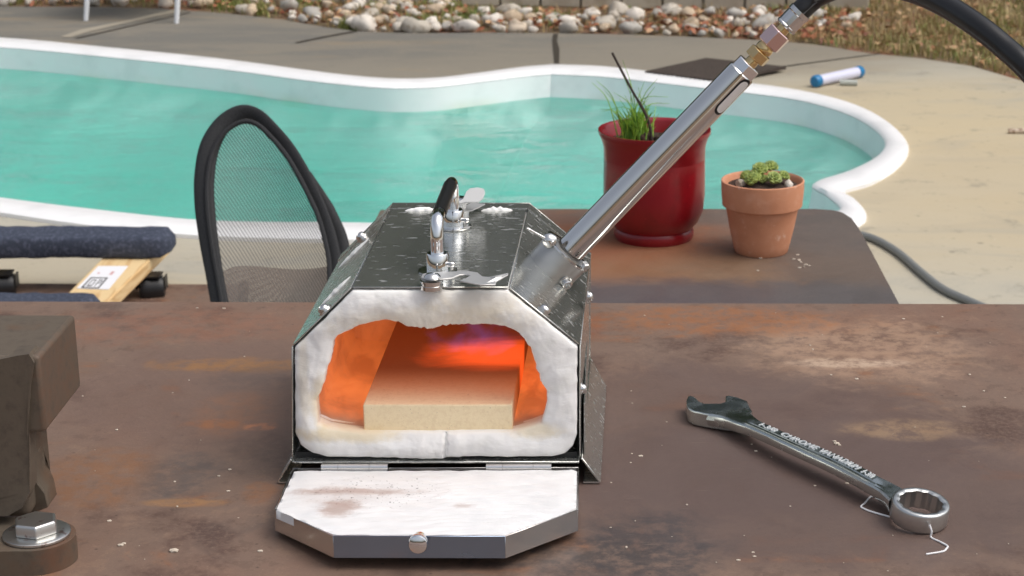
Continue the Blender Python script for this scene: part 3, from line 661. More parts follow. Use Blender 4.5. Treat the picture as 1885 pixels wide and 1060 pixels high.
bm = new(); strap = catmull([QM(x, y) + Vector((.0, .03, 0)) for x, y in ((560, 330), (590, 380), (610, 420), (622, 450), (628, 490), (630, 560), (628, 650))], 6); tube(bm, strap, [.009 + .004 * min(1, i / 8) for i in range(len(strap))], 12, flat=.6, up=(0, 1, 0)); obj('side_strap', bm, RIMF, ml, smooth=True)
bm = new(); cc = sum(path, Vector()) / len(path); rings = []
for k in range(7):
    f_ = 1 - k / 6.5; rings.append([cc + (p - cc) * f_ + Vector((0, .03 * (1 - f_ ** 2), 0)) for p in path])
loft(bm, rings, True); obj('mesh_panel', bm, MESHF, ml, smooth=True, angle=80)
bm = new(); sc = P(505, 520, .50); sc.y = 3.28; ring = []
seat_loop = [Vector((sc.x - .005 + .10 * cos(t_) * (1 + .1 * sin(t_)), 3.22 + .27 * sin(t_), .47 + .03 * cos(2 * t_))) for t_ in [2 * pi * i / 48 for i in range(48)]]
loft(bm, [seat_loop, [p.lerp(Vector((sc.x, 3.2, .455)), .4) for p in seat_loop], [p.lerp(Vector((sc.x, 3.2, .45)), .8) for p in seat_loop]], True); obj('seat', bm, SEATF, ml, smooth=True, angle=80)
for (sx_, y0_, y1_) in ((-.10, 3.0, 3.4), (.10, 3.0, 3.4), (-.09, 3.4, 3.0), (.09, 3.4, 3.0)):
    bm = new(); tube(bm, [Vector((sc.x + sx_, y0_, .44)), Vector((sc.x + sx_ * 1.1, y1_, .0))], .009, 10); obj('leg', bm, BLACKPL, ml, smooth=True)

# ================================================================== TABLES
def table(name, label, outline, ztop, mat, legs, th=.008):
    c = sum(outline, Vector()) / len(outline); t = thing(name, (c.x, c.y, 0), label, 'table')
    bm = new(); prism(bm, outline, (0, 0, -th)); obj('tabletop', bm, mat, t, bevel=.0015)
    for (x, y) in legs:
        bm = new(); add_box(bm, (x, y, (ztop - th) / 2 - .0005), (.05, .05, ztop - th - .001)); obj('leg', bm, LEGM, t, bevel=.003)
    xs = [q[0] for q in legs]; ys = [q[1] for q in legs]
    for y in (min(ys), max(ys)): bm = new(); add_box(bm, ((min(xs) + max(xs)) / 2, y, ztop - th - .026), (max(xs) - min(xs) - .054, .04, .045)); obj('rail', bm, LEGM, t)
    return t
f0 = P(0, 554, TZ); f1 = P(1885, 559, TZ); sl = (f1.y - f0.y) / (f1.x - f0.x); yl = f0.y + sl * (-1.3 - f0.x); yr = f0.y + sl * (.62 - f0.x)
table('welding_table', 'near table with a large rusty brown steel plate top, carrying the furnace and the anvil', [Vector((-1.3, .55, TZ)), Vector((.62, .55, TZ)), Vector((.62, yr, TZ)), Vector((-1.3, yl, TZ))], TZ, PLATE, [(-1.24, .62), (.56, .62), (-1.24, 1.72), (.56, 1.70)])
T2 = .75
rc = [P(x, y, T2) for x, y in ((700, 386), (980, 384), (1300, 384), (1500, 384), (1532, 386), (1552, 391), (1568, 401), (1580, 417), (1588, 431))]
e0, e1 = P(1588, 431, T2), P(1655, 557, T2); dirr = (e1 - e0).normalized(); rc.append(e0 + dirr * ((1.90 - e0.y) / dirr.y))
lf = P(700, 386, T2); rc.append(Vector((lf.x - .02, 1.90, T2)))
table('steel_table', 'far low table with a rounded corner steel top, carrying the two flower pots', rc, T2, PLATE2, [(lf.x + .06, 2.68), (.30, 2.66), (lf.x + .06, 1.97), (.33, 1.97)])

# ================================================================== POTS
def pot_prof(pts, cx, Y):
    base = Q(cx, pts[-1][1], Y); out = []
    for r, y in pts:
        p = Q(cx, y, Y); k = F / (Y * cos(PITCH) + (CZ - p.z) * sin(PITCH)); out.append((r / k, p.z - T2))
    return Vector((base.x, Y, T2)), out
Yr = P(1203, 436, T2).y
c, pf = pot_prof([(97, 242), (101, 237), (104, 237), (104, 243), (100, 250), (95.5, 262), (93, 274), (92.2, 279), (93.2, 282), (93.6, 320), (93.4, 355), (90.5, 384), (82, 404), (73, 414), (71, 417), (73.5, 421), (73.5, 430), (71, 436)], 1203.5, Yr)
pf = [(pf[0][0] * .96, -0.0 + pf[0][1] - .05), (pf[0][0] * .98, pf[0][1])] + pf[1:]; pf[-1] = (pf[-1][0], 0)
rp = thing('red_pot', c, 'glossy deep red glazed flower pot holding thin green chives', 'flower pot'); bm = new(); lathe(bm, list(reversed(pf)), c, n=72, cap1=False); obj('pot_body', bm, RED, rp, smooth=True, angle=50)
ztop_r = pf[3][1]
bm = new(); R_ = pf[0][0] * 1.0; lathe(bm, [(R_ * 1.0, ztop_r - .020), (R_ * .7, ztop_r - .017), (R_ * .3, ztop_r - .016), (0, ztop_r - .015)], c, n=36, cap0=False)
for v in bm.verts: v.co.z += nz(v.co, 60) * .004
obj('soil', bm, POTSOIL, rp, smooth=True, angle=80)
Yt = P(1401, 462, T2).y
c2, pf = pot_prof([(70, 334), (74, 330), (76.5, 331), (76, 350), (73.5, 376), (67, 379), (66, 384), (60, 415), (53, 445), (49, 460), (47, 462)], 1401, Yt)
pf = [(pf[0][0] * .93, pf[0][1] - .04), (pf[0][0], pf[0][1])] + pf[1:]; pf[-1] = (pf[-1][0], 0)
tp = thing('terracotta_pot', c2, 'small terracotta pot with a thick rim, planted with houseleeks', 'flower pot'); bm = new(); lathe(bm, list(reversed(pf)), c2, n=64, cap1=False); obj('pot_body', bm, TERRA, tp, smooth=True, angle=40)
zt = pf[2][1]; R_ = pf[0][0]
bm = new(); lathe(bm, [(R_, zt - .008), (R_ * .6, zt - .006), (0, zt - .004)], c2, n=32, cap0=False); obj('soil', bm, POTSOIL, tp, smooth=True, angle=80)
# chives
gp = thing('chive_plant', Q(1170, 246, Yr) , 'clump of thin green chives growing in the red glazed pot', 'plant'); bs = Q(1168, 244, Yr); bs.z = T2 + ztop_r - .017
def blade(bm, pts, r):
    pts = catmull(pts, 4); N = len(pts); tube(bm, pts, [r * (1 - .8 * i / (N - 1)) for i in range(N)], 5)
bm = new()
tips = [(1090, 152), (1098, 148), (1112, 165), (1146, 110), (1148, 140), (1172, 170), (1186, 150), (1210, 145), (1205, 160), (1230, 178), (1233, 190), (1105, 200), (1108, 205), (1160, 150), (1175, 160), (1150, 175), (1140, 182), (1130, 170), (1195, 180), (1160, 180)]
for i, (x, y) in enumerate(tips):
    d_ = random.uniform(-.03, .03); tp_ = Q(x, y, Yr + d_); b0 = bs + Vector((random.gauss(0, .010), random.gauss(0, .010), 0)); mid_ = b0.lerp(tp_, .55); mid_.z += abs(tp_.x - b0.x) * .35; mid_.x = b0.x + (tp_.x - b0.x) * .42; blade(bm, [b0, mid_, tp_], .0011)
for i in range(170):
    a = random.uniform(0, 6.28); h = random.uniform(.018, .05); b0 = bs + Vector((random.gauss(0, .009), random.gauss(0, .009), -.002)); blade(bm, [b0, b0 + Vector((cos(a) * h * .15, sin(a) * h * .15, h * .6)), b0 + Vector((cos(a) * h * .45, sin(a) * h * .45, h))], .0014)
bl = obj('blades', bm, CHIVE, gp, smooth=True); bl['kind'] = 'stuff'
bm = new(); b0 = Q(1202, 252, Yr - .02); b0.z = T2 + ztop_r - .02; tube(bm, catmull([b0, Q(1192, 218, Yr - .02), Q(1160, 160, Yr - .02), Q(1127, 97, Yr - .02)], 6), [.0022] * 10 + [.0018] * 9, 7); tag(obj('twig', bm, TWIG, None, smooth=True), 'bare dark twig stuck slanting in the red pot', 'twig')
for (x, y, r_) in ((1190, 245, .011), (1215, 247, .009), (1228, 240, .008)):
    b0 = Q(x, y, Yr - .012); b0.z = T2 + ztop_r - .013; bm = new(); bmesh.ops.create_icosphere(bm, subdivisions=2, radius=r_, matrix=Matrix.Translation(b0)); 
    for v in bm.verts: v.co += (v.co - b0) * .4 * nz(v.co, 120)
    tag(obj('soil_clod', bm, POTSOIL, None, smooth=True), {1190: 'brown clod beside the chives in the red pot', 1215: 'brown clod at the foot of the slanting twig', 1228: 'smallest brown clod behind the steel pipe, in the red pot'}[x], 'clod')
# houseleek rosettes
def rosette(bm, c, R, tilt):
    T = Matrix.Rotation(tilt[0], 3, 'X') @ Matrix.Rotation(tilt[1], 3, 'Y'); N = 30
    for i in range(N):
        f_ = i / N; th = 2.39996 * i; el = radians(86 - 78 * f_ ** .8); dirv = Vector((cos(th) * cos(el), sin(th) * cos(el), sin(el))); rad = R * (.62 + .33 * f_)
        a_, b_, d_ = frame_of(dirv); base = c + T @ (dirv * rad * .5); ln = R * (.40 + .04 * f_); wd_ = R * .34; vs = []
        tip = base + T @ (dirv * ln * .98 + Vector((0, 0, ln * .25)))
        for k in range(6):
            an = 2 * pi * k / 6; vs.append(bm.verts.new(base + T @ (dirv * ln * .62 + (a_ * cos(an) + b_ * sin(an) * .55) * wd_)))
        b0_ = bm.verts.new(base); t0_ = bm.verts.new(tip)
        for k in range(6): bm.faces.new((b0_, vs[(k + 1) % 6], vs[k])); bm.faces.new((vs[k], vs[(k + 1) % 6], t0_))
hl = thing('houseleek', Vector((c2.x, c2.y, T2 + zt - .006)), 'cluster of green houseleek rosettes growing in the terracotta pot', 'plant')
for (x, y, r_, dy) in ((1387, 327, 21, -.014), (1424, 325, 19, -.014), (1399, 309, 20, .004), (1442, 320, 15, .0), (1419, 304, 18, .014), (1375, 320, 16, .006), (1405, 326, 13, -.004)):
    c_ = Q(x, y, Yt + dy); bm = new(); rosette(bm, c_ - Vector((0, 0, .004)), r_ / 1380., (radians(random.uniform(-5, 35)), radians((x - 1405) * .9))); obj('rosette', bm, ROS, hl, smooth=True, angle=50)
for x, y, r_ in ((1363, 338, .006), (1452, 336, .006)):
    b0 = Q(x, y, Yt - .008); b0.z = T2 + zt - .004; bm = new(); bmesh.ops.create_icosphere(bm, subdivisions=2, radius=r_, matrix=Matrix.Translation(b0))
    for v in bm.verts: v.co += (v.co - b0) * .5 * nz(v.co, 150)
    tag(obj('pebble', bm, STONE, None, smooth=True), 'pale pebble in the terracotta pot, ' + ('away from the red pot' if x > 1400 else 'on the side of the red pot'), 'pebble')

# ================================================================== THE FURNACE
YF = 1.355; AX = Vector((72 / 3709., 1, 0)).normalized(); DEP = .245
def QF(x, y, v=0.0):      # point of the front plane, pushed back v along the body axis
    return Q(x, y, YF) + AX * v
fg = thing('gas_forge', (Q(802, 845, YF).x, YF + .12, TZ), 'small stainless steel gas forge with white ceramic wool lining and orange glowing chamber', 'forge')
out_px = [(541, 640), (600, 583), (648, 534), (935, 534), (1000, 586), (1064, 638), (1063, 800), (1056, 822), (1040, 836), (1018, 841), (830, 842), (815, 846), (600, 841), (572, 835), (552, 820), (542, 798)]
in_px = [(667, 796), (640, 793), (605, 787), (586, 778), (582, 735), (591, 721), (602, 679), (611, 653), (614, 628), (621, 618), (645, 607), (662, 598), (684, 593.5), (710, 589), (735, 593.5), (752, 602), (769, 603), (795, 606), (815, 600), (860, 597), (871, 599), (885, 597), (928, 599), (948, 607), (962, 622), (976, 639), (982, 659), (987, 673), (993, 696), (1000, 710), (1007, 720), (1006, 741), (1001, 764), (996, 778), (975, 786), (943, 795), (800, 797)]
c0 = (800, 705)
def polar(poly, ang):
    dx, dy = cos(ang), sin(ang); best = None
    for (x0, y0), (x1, y1) in zip(poly, poly[1:] + poly[:1]):
        ex, ey = x1 - x0, y1 - y0; den = dx * ey - dy * ex
        if abs(den) < 1e-9: continue
        t = ((x0 - c0[0]) * ey - (y0 - c0[1]) * ex) / den; u = ((x0 - c0[0]) * dy - (y0 - c0[1]) * dx) / den
        if t > 0 and -1e-6 <= u <= 1 + 1e-6 and (best is None or t < best): best = t
    return best
NA = 420; bm = new(); loops = []
ang = [2 * pi * i / NA for i in range(NA)]
ro = [polar(out_px, a_) for a_ in ang]; ri = [polar(in_px, a_) for a_ in ang]
ri = [r_ + (2.6 * noise.noise(Vector((i * .23, 3, 1))) + 1.2 * noise.noise(Vector((i * .6, 9, 1)))) * (1 - .9 * max(0, min(1, sin(ang[i]) * 2.5))) for i, r_ in enumerate(ri)]
ro2 = [r_ - 1.0 + 1.6 * noise.noise(Vector((i * .17, 3, 7))) for i, r_ in enumerate(ro)]
def ringpt(i, rr_, v):
    return QF(c0[0] + cos(ang[i]) * rr_, c0[1] + sin(ang[i]) * rr_, v)
K = 30
for k in range(-3, K + 5):
    L = []
    for i in range(NA):
        if k < 0: rr_ = ro2[i] - 1.5; v = .004 + .012 * (-k / 3.)
        elif k <= K:
            t = k / K; rr_ = ro2[i] + (ri[i] - ro2[i]) * t; v = .001 - .0045 * sin(pi * t) ** .5
            xx = c0[0] + rr_ * cos(ang[i]); yy_ = c0[1] + rr_ * sin(ang[i])
            if yy_ > 797: v += .0030 * math.exp(-((xx - 820 - 3 * noise.noise(Vector((yy_ * .1, 0, 0)))) / 3.2) ** 2) - .0010 * math.exp(-((xx - 838) / 12) ** 2)
            if t == 0: v = .002
            if t == 1: v = .002
            q = (rr_ * cos(ang[i]), rr_ * sin(ang[i]), 0); amp = 1 if 0 < t < 1 else .3
            v += amp * (.0022 * nz(q, .018, 4) + .0006 * nz(q, .06, 2) + .0002 * nz(q, .16, 1))
        else:
            kk = k - K; rr_ = ri[i] + kk * .8 + 1.2 * noise.noise(Vector((cos(ang[i]) * 6, sin(ang[i]) * 6, kk * .7))); v = .002 + kk * .0045
        L.append(ringpt(i, rr_, v))
    loops.append(L)
loft(bm, loops); obj('wool_face', bm, WOOL, fg, smooth=True, angle=80)
bm = new(); loft(bm, [[ringpt(i, ro2[i] - 2.2, v) for i in range(NA)] for v in (.015, .08, .16, .238)], True); obj('wool_body', bm, WOOL, fg, smooth=True, angle=80)
# chamber lining
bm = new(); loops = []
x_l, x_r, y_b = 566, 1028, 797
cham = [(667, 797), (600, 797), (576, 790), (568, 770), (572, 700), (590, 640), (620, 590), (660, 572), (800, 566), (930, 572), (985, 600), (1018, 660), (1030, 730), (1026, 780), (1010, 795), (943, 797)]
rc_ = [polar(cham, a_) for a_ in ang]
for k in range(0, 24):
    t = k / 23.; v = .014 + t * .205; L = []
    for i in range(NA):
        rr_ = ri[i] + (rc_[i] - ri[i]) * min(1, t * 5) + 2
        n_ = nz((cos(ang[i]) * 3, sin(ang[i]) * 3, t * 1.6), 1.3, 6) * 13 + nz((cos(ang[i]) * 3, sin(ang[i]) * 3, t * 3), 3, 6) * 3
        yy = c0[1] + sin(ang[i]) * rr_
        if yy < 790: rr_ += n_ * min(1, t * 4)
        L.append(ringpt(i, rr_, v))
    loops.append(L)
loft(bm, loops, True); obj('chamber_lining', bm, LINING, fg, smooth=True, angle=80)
# casing: five flat sheets
oc = [(539, 846), (539, 639), (647, 532), (936, 532), (1066, 637), (1066, 843)]
names = ['side_panel', 'shoulder_panel', 'top_panel', 'shoulder_panel', 'side_panel']; TH = .0012
for (a_, b_), nm in zip(zip(oc, oc[1:]), names):
    A, B = QF(*a_), QF(*b_); d_ = (B - A).normalized(); n_ = Vector((d_.z, 0, -d_.x)); n_ = -n_ if n_.dot(A - QF(800, 700)) < 0 else n_
    g = d_ * .0003; A = A + g; B = B - g
    bm = new(); N = 14; M_ = 18; grid = []
    prism(bm, [A + AX * .0015, B + AX * .0015, B + n_ * TH + AX * .0015, A + n_ * TH + AX * .0015], AX * DEP); o = obj(nm, bm, CASE, fg, bevel=.0004, seg=1)
    if nm == 'shoulder_panel' and a_[0] < 700: o['label'] = 'shoulder panel slit open, white wool showing through'
oc2 = oc; A, B = QF(*oc[0]), QF(*oc[-1])
bm = new(); prism(bm, [Vector((A.x, YF - .003, A.z - .0003)), Vector((B.x, YF - .003, A.z - .0003)), Vector((B.x, YF + DEP, A.z - .0003)) + Vector((AX.x * DEP, 0, 0)), Vector((A.x, YF + DEP, A.z - .0003)) + Vector((AX.x * DEP, 0, 0))], (0, 0, -.0015)); obj('bottom_plate', bm, CASE, fg, bevel=.0003, seg=1)
bm = new(); add_box(bm, Vector(((A.x + B.x) / 2, YF + .006, A.z + .002)), (B.x - A.x - .003, .001, .004)); obj('front_lip', bm, DARKIN, fg)
# rear cover with a flange a little larger than the casing
big = [(c0[0] + (x - c0[0]) * 1.018, c0[1] + (y - c0[1]) * 1.02) for x, y in oc]; big[0] = (big[0][0], 846); big[-1] = (big[-1][0], 843)
bm = new(); prism(bm, [QF(x, y, DEP + .0025) for x, y in big], AX * .0015); obj('rear_panel', bm, CASE, fg, bevel=.0003, seg=1)
bm = new(); rc1 = [QF(x, y) for x, y in big]; rc2 = [QF(c0[0] + (x - c0[0]) * .99, c0[1] + (y - c0[1]) * .99) for x, y in big]
for i in range(len(big) - 1):
    A, B = QF(*big[i]), QF(*big[i + 1]); d_ = (B - A).normalized(); n_ = Vector((d_.z, 0, -d_.x)); n_ = -n_ if n_.dot(A - QF(800, 700)) < 0 else n_
    prism(bm, [A + AX * (DEP - .016), B + AX * (DEP - .016), B - n_ * .001 + AX * (DEP - .016), A - n_ * .001 + AX * (DEP - .016)], AX * .018)
obj('rear_flange', bm, CASE, fg)
# wool tufts poking out
def tuft_m(bm, a, b, wid_, h_, nrm, seed, n=26):
    ax = (b - a); L = ax.length; ax.normalize(); s_ = ax.cross(nrm).normalized(); rings = []
    for i in range(n + 1):
        t = i / n; w_ = wid_ * sin(pi * min(1, t * 1.0)) ** .6 * (.8 + .5 * noise.noise(Vector((t * 6, seed, 0)))) + 1e-5; h2 = h_ * sin(pi * t) ** .7 * (1 + .5 * noise.noise(Vector((t * 9, seed, 5)))) + 1e-5
        rings.append([bm.verts.new(a + ax * L * t + s_ * w_ * cos(u) + nrm * h2 * sin(u)) for u in [pi * j / 8 for j in range(9)]])
    for A_, B_ in zip(rings, rings[1:]):
        for j in range(8): bm.faces.new((A_[j], A_[j + 1], B_[j + 1], B_[j]))
def shoulder_pt(px, py, left=True):
    """where the pixel's ray meets the shoulder sheet"""
    a_, b_ = (oc[1], oc[2]) if left else (oc[3], oc[4]); A, B = QF(*a_), QF(*b_); n_ = (B - A).cross(AX).normalized()
    if n_.z < 0: n_ = -n_
    A = A + n_ * TH; d_ = ray(px, py); o_ = Vector((0, 0, CZ)); t = (A - o_).dot(n_) / d_.dot(n_); return o_ + d_ * t, n_
for (a_, b_, w_) in (((622, 494), (680, 438), .0035), ((588, 566), (646, 508), .0032)):
    A, n_ = shoulder_pt(*a_); B, _ = shoulder_pt(*b_); bm = new(); tuft_m(bm, A, B, w_ * 2.0, .0016, n_, a_[0]); obj('wool_tuft', bm, WOOL, fg, smooth=True, angle=80)
def top_pt(px, py, dz=0):
    return P(px, py, QF(800, 532).z + TH + dz)
ztp = QF(800, 532).z + TH
for (a_, b_, h_) in (((745, 388), (806, 386), .0028), ((885, 388), (944, 387), .003), ((850, 387), (868, 386), .0012)):
    bm = new(); tuft_m(bm, top_pt(*a_), top_pt(*b_), .004, h_, Vector((0, 0, 1)), a_[0]); obj('wool_tuft', bm, WOOL, fg, smooth=True, angle=80)
# feet: splayed sheets
for sgn, xs, xb in ((1, 1066, 1103), (-1, 540, 512)):
    a1 = QF(xs, 846 if sgn < 0 else 843) + Vector((sgn * .001, 0, -.0006)); a2 = P(xb, 893, TZ); a2.z = TZ + .001; a1.y = YF; v_ = a2 - a1; v_.y = 0
    a2 = a1 + Vector((v_.x, 0, a2.z - a1.z)); bm = new(); prism(bm, [a1, a2, a2 + AX * .214, a1 + AX * .232], Vector((.0013 * sgn, 0, .0009))); obj('foot_panel', bm, CASE, fg, bevel=.0003, seg=1)
    bm = new(); prism(bm, [a2, a2 + Vector((-sgn * .012, 0, 0)), a2 + Vector((-sgn * .012, 0, 0)) + AX * .21, a2 + AX * .214], (0, 0, .0012)); obj('foot_flange', bm, CASE, fg)
    # upper strap of the foot that climbs the side wall
    if sgn > 0:
        s1 = QF(1067.5, 843); bm = new(); add_box(bm, s1 + AX * .12 + Vector((.0012, 0, .02)), (.0010, .222, .042)); obj('foot_strap', bm, CASE, fg)
# screws
def screw(p, n_, r_=.0045):
    bm = new(); lathe(bm, [(r_ * 1.25, 0), (r_ * 1.25, .0009), (r_ * .95, .0010), (r_, .0018), (r_ * .85, .0034), (r_ * .45, .0044), (r_ * .4, .0030), (0, .0030)], p, n_, 20); return obj('screw', bm, BRIGHT, fg, smooth=True, angle=40)
p_, n_ = shoulder_pt(598, 571); screw(p_, n_)
p_, n_ = shoulder_pt(666, 437); screw(p_, n_)
p_, n_ = shoulder_pt(1001, 572, False); screw(p_, n_)
sx_ = QF(1066, 700); screw(Vector((QF(1066, 583).x + TH + .004, YF + .09, QF(1066, 565).z - .02)), (1, 0, 0)); screw(QF(1066, 722) + Vector((TH, .008, 0)), (1, 0, 0), .004)
# hinges
for x0, x1 in ((592, 714), (895, 1015)):
    hc = TZ + .0165; yy = YF - .0065
    def hx(x): return (x - CX) / F * (yy * cos(PITCH) + (CZ - hc) * sin(PITCH))
    hg = None
    for i, (u0, u1) in enumerate(((0, .25), (.255, .72), (.725, 1))):
        a_ = Vector((hx(x0 + (x1 - x0) * u0), yy, hc)); b_ = Vector((hx(x0 + (x1 - x0) * u1), yy, hc)); bm = new(); cyl(bm, a_, b_, .0029, 16); o = obj('hinge_knuckle', bm, BRIGHT, fg, smooth=True)
    bm = new(); add_box(bm, (((hx(x0) + hx(x1)) / 2), yy - .005, hc - .0022), (hx(x1) - hx(x0), .008, .001)); obj('hinge_leaf', bm, BRIGHT, fg)
# handle
def post(px, py):
    return top_pt(px, py)
h1, h2 = post(806, 500), post(835, 418)
H = .040; hb = [h1 + Vector((0, 0, .004)), h1 + Vector((0, 0, .02)), h1 + Vector((0, 0, H - .012)), h1 + Vector((0, .004, H - .003)), h1.lerp(h2, .12) + Vector((0, 0, H)), h1.lerp(h2, .5) + Vector((0, 0, H + .0005)), h1.lerp(h2, .88) + Vector((0, 0, H)), h2 + Vector((0, -.004, H - .003)), h2 + Vector((0, 0, H - .012)), h2 + Vector((0, 0, .02)), h2 + Vector((0, 0, .004))]
bm = new(); tube(bm, catmull(hb, 8), .0049, 18); obj('handle_bar', bm, CHROME, fg, smooth=True, angle=60)
gp_ = catmull([h1.lerp(h2, t_) + Vector((0, 0, H)) for t_ in (.16, .4, .6, .84)], 6); bm = new(); tube(bm, gp_, .0055, 18, flat=1.0); obj('handle_grip', bm, RUB, fg, smooth=True, angle=60)
for h_ in (h1, h2):
    bm = new(); lathe(bm, [(.0085, .0016), (.0085, .014), (.0078, .015), (.005, .015)], h_, n=28); hs = obj('handle_socket', bm, CHROME, fg, smooth=True, angle=40)
    bm = new(); lathe(bm, [(.0018, 0), (.0022, .004), (.0012, .0055), (0, .0056)], h_ + Vector((.0078, -.003, .007)), (1, -.3, 0), 12); obj('set_screw', bm, BRIGHT, fg, smooth=True)
    bm = new(); lathe(bm, [(.013, 0), (.0145, .0002), (.0148, .0014), (.0135, .0016), (.0085, .0016)], h_, n=32); obj('washer', bm, BRIGHT, fg, smooth=True, angle=40)
# swivel latch plates
za = ztp
def top_poly(pxs, z): return [P(x, y, z) for x, y in pxs]
bm = new(); lathe(bm, [(.0085, 0), (.0085, .003), (.0078, .0032), (.0078, .005), (.0085, .0052), (.0085, .0066)], P(795, 531, za), n=28); obj('spacer_stack', bm, BRIGHT, fg, smooth=True, angle=40)
lz = za + .0067
lat = [(775, 512), (779, 506), (792, 503), (835, 502), (862, 501), (880, 504), (888, 511), (900, 512), (912, 511), (936, 505), (935, 508), (914, 520), (912, 526), (884, 526), (858, 521), (846, 519), (858, 514), (866, 509), (856, 507), (846, 508), (832, 514), (815, 516), (795, 516), (780, 515)]
bm = new(); L3 = []
for x, y in lat:
    L3.append(P(x, y, lz + (.003 if x > 905 and y < 512 else 0)))
prism(bm, L3, (0, 0, .0011)); obj('latch_arm', bm, LATCH, fg, bevel=.0003, seg=1)
bm = new(); lathe(bm, [(.0058, 0), (.0062, .0014), (.0045, .0034), (.0015, .0042), (0, .0042)], P(796, 512, lz + .0012), n=24); obj('cap_nut', bm, BRIGHT, fg, smooth=True, angle=50)
bz = ztp
pb = P(846, 394, bz); bm = new(); lathe(bm, [(.0085, 0), (.0085, .004), (.006, .0045), (.006, .010), (.0095, .0105), (.0095, .013), (.006, .0145), (0, .0145)], pb, n=28); obj('spacer_stack', bm, BRIGHT, fg, smooth=True, angle=40)
pad = [(842, 371), (852, 366), (858, 352), (866, 345.5), (880, 344), (891, 347), (893, 355), (889, 365), (881, 371.5), (866, 372), (856, 372), (846, 375)]
yq = pb.y - .003; L3 = [Q(x, y, yq - (y - 345) * .0003) for x, y in pad]; bm = new(); prism(bm, L3, (0, .0004, -.0012)); obj('latch_paddle', bm, LATCH, fg, bevel=.0003, seg=1)
L3 = top_poly([(846, 386), (868, 375), (893, 377), (868, 389), (850, 391)], za + .004); bm = new(); prism(bm, L3, (0, 0, .001)); obj('latch_arm', bm, LATCH, fg)

# burner sleeve welded to the shoulder
YB = YF + .12
def QB(x, y): return Q(x, y, YB)
axd = (QB(1372, 126) - QB(1052, 458)).normalized(); sb = QB(1003, 506); st_ = QB(1045, 463); sl_ = (st_ - sb).length; RS = .0208
bm = new(); lathe(bm, [(RS - .0014, sl_ - .03), (RS - .0014, sl_ + .0), (RS, sl_), (RS, -.016)], sb, axd, 56, cap0=False, cap1=False); obj('burner_sleeve', bm, SLEEVE, fg, smooth=True, angle=40)
bm = new(); lathe(bm, [(RS + .0002, sl_ - .001), (RS + .0012, sl_ - .0005), (RS + .0012, sl_ + .0008), (RS - .001, sl_ + .001)], sb, axd, 56, cap0=False, cap1=False); obj('sleeve_rim', bm, BRIGHT, fg, smooth=True, angle=40)
nS = shoulder_pt(1001, 572, False)[1]
bm = new(); lathe(bm, [(RS + .0001, -.001), (RS + .0016, .0000), (RS + .0018, .0014), (RS + .0001, .0020)], sb - axd * .0, nS, 56, cap0=False, cap1=False); obj('weld_ring', bm, BRIGHT, fg, smooth=True, angle=60)
def on_sleeve(px, py):
    d_ = ray(px, py).normalized(); o_ = Vector((0, 0, CZ)); w0_ = o_ - sb
    a2 = axd; dp = d_ - a2 * d_.dot(a2); wp = w0_ - a2 * w0_.dot(a2); A_ = dp.dot(dp); B_ = 2 * dp.dot(wp); C_ = wp.dot(wp) - RS * RS; disc = B_ * B_ - 4 * A_ * C_
    t = (-B_ - sqrt(max(disc, 0))) / (2 * A_); p = o_ + d_ * t; rad = (p - sb); rad -= a2 * rad.dot(a2); return p, rad.normalized()
p_, n_ = on_sleeve(1040, 518); bm = new(); lathe(bm, [(.0052, 0), (.0052, .001), (.0042, .0012), (.0042, .005), (.0036, .0056), (.0022, .0056), (.002, .003), (0, .003)], p_, n_, 20); obj('socket_screw', bm, BRIGHT, fg, smooth=True, angle=40)
p_, n_ = on_sleeve(1074, 486); bm = new(); lathe(bm, [(.0035, 0), (.0035, .004), (.0028, .005), (.0, .005)], p_, n_, 6); obj('hex_screw', bm, BRIGHT, fg)
p_, n_ = on_sleeve(1014, 444); bm = new(); lathe(bm, [(.0062, 0), (.0066, .0015), (.0052, .005), (.003, .0075), (0, .008)], p_, n_, 24); wg = obj('wing_nut', bm, BRIGHT, fg, smooth=True, angle=50)
wc = p_ + n_ * .005; wdir = (Q(983, 427, wc.y) - Q(1010, 441, wc.y)).normalized()
for sg in (1, -1):
    L_ = .014 if sg > 0 else .010; bm = new(); tube(bm, catmull([wc + wdir * sg * .002, wc + wdir * sg * L_ * .6 + n_ * .003, wc + wdir * sg * L_ + n_ * .005], 5), [.0026, .0026, .0025, .0024, .0023, .0022, .0023, .0025, .0026, .0027, .0022], 12, flat=.5); obj('wing', bm, BRIGHT, fg, smooth=True, angle=70)

# door
dt = thing('forge_door', QF(800, 860), 'drop-down forge door lying open, steel tray packed with sooty white wool', 'door')
dt.parent = None
zb, zm, zf = TZ + .0145, TZ + .021, TZ + .0255
Dt = [P(538, 861, zb), P(505, 937, zm), P(613, 985, zf), P(930, 987, zf), P(1064, 940, zm), P(1066, 861, zb)]
nrm = (Dt[3] - Dt[0]).cross(Dt[1] - Dt[0]).normalized(); nrm = -nrm if nrm.z < 0 else nrm; o0 = Dt[0]
def dflat(p): return p - nrm * ((p - o0).dot(nrm))
Dt = [dflat(p) for p in Dt]; TW = .0009; DH = .0160
for i in range(6):
    A, B = Dt[i], Dt[(i + 1) % 6]; d_ = (B - A).normalized(); inn = nrm.cross(d_); mid = sum(Dt, Vector()) / 6; inn = -inn if inn.dot(mid - A) < 0 else inn
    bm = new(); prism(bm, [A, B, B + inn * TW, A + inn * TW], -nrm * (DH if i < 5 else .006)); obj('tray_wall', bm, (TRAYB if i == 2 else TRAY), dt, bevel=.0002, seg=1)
bm = new(); mid = sum(Dt, Vector()) / 6; prism(bm, [p + (mid - p).normalized() * .0015 - nrm * (DH - .0015) for p in Dt], -nrm * .001); obj('tray_floor', bm, TRAY, dt)
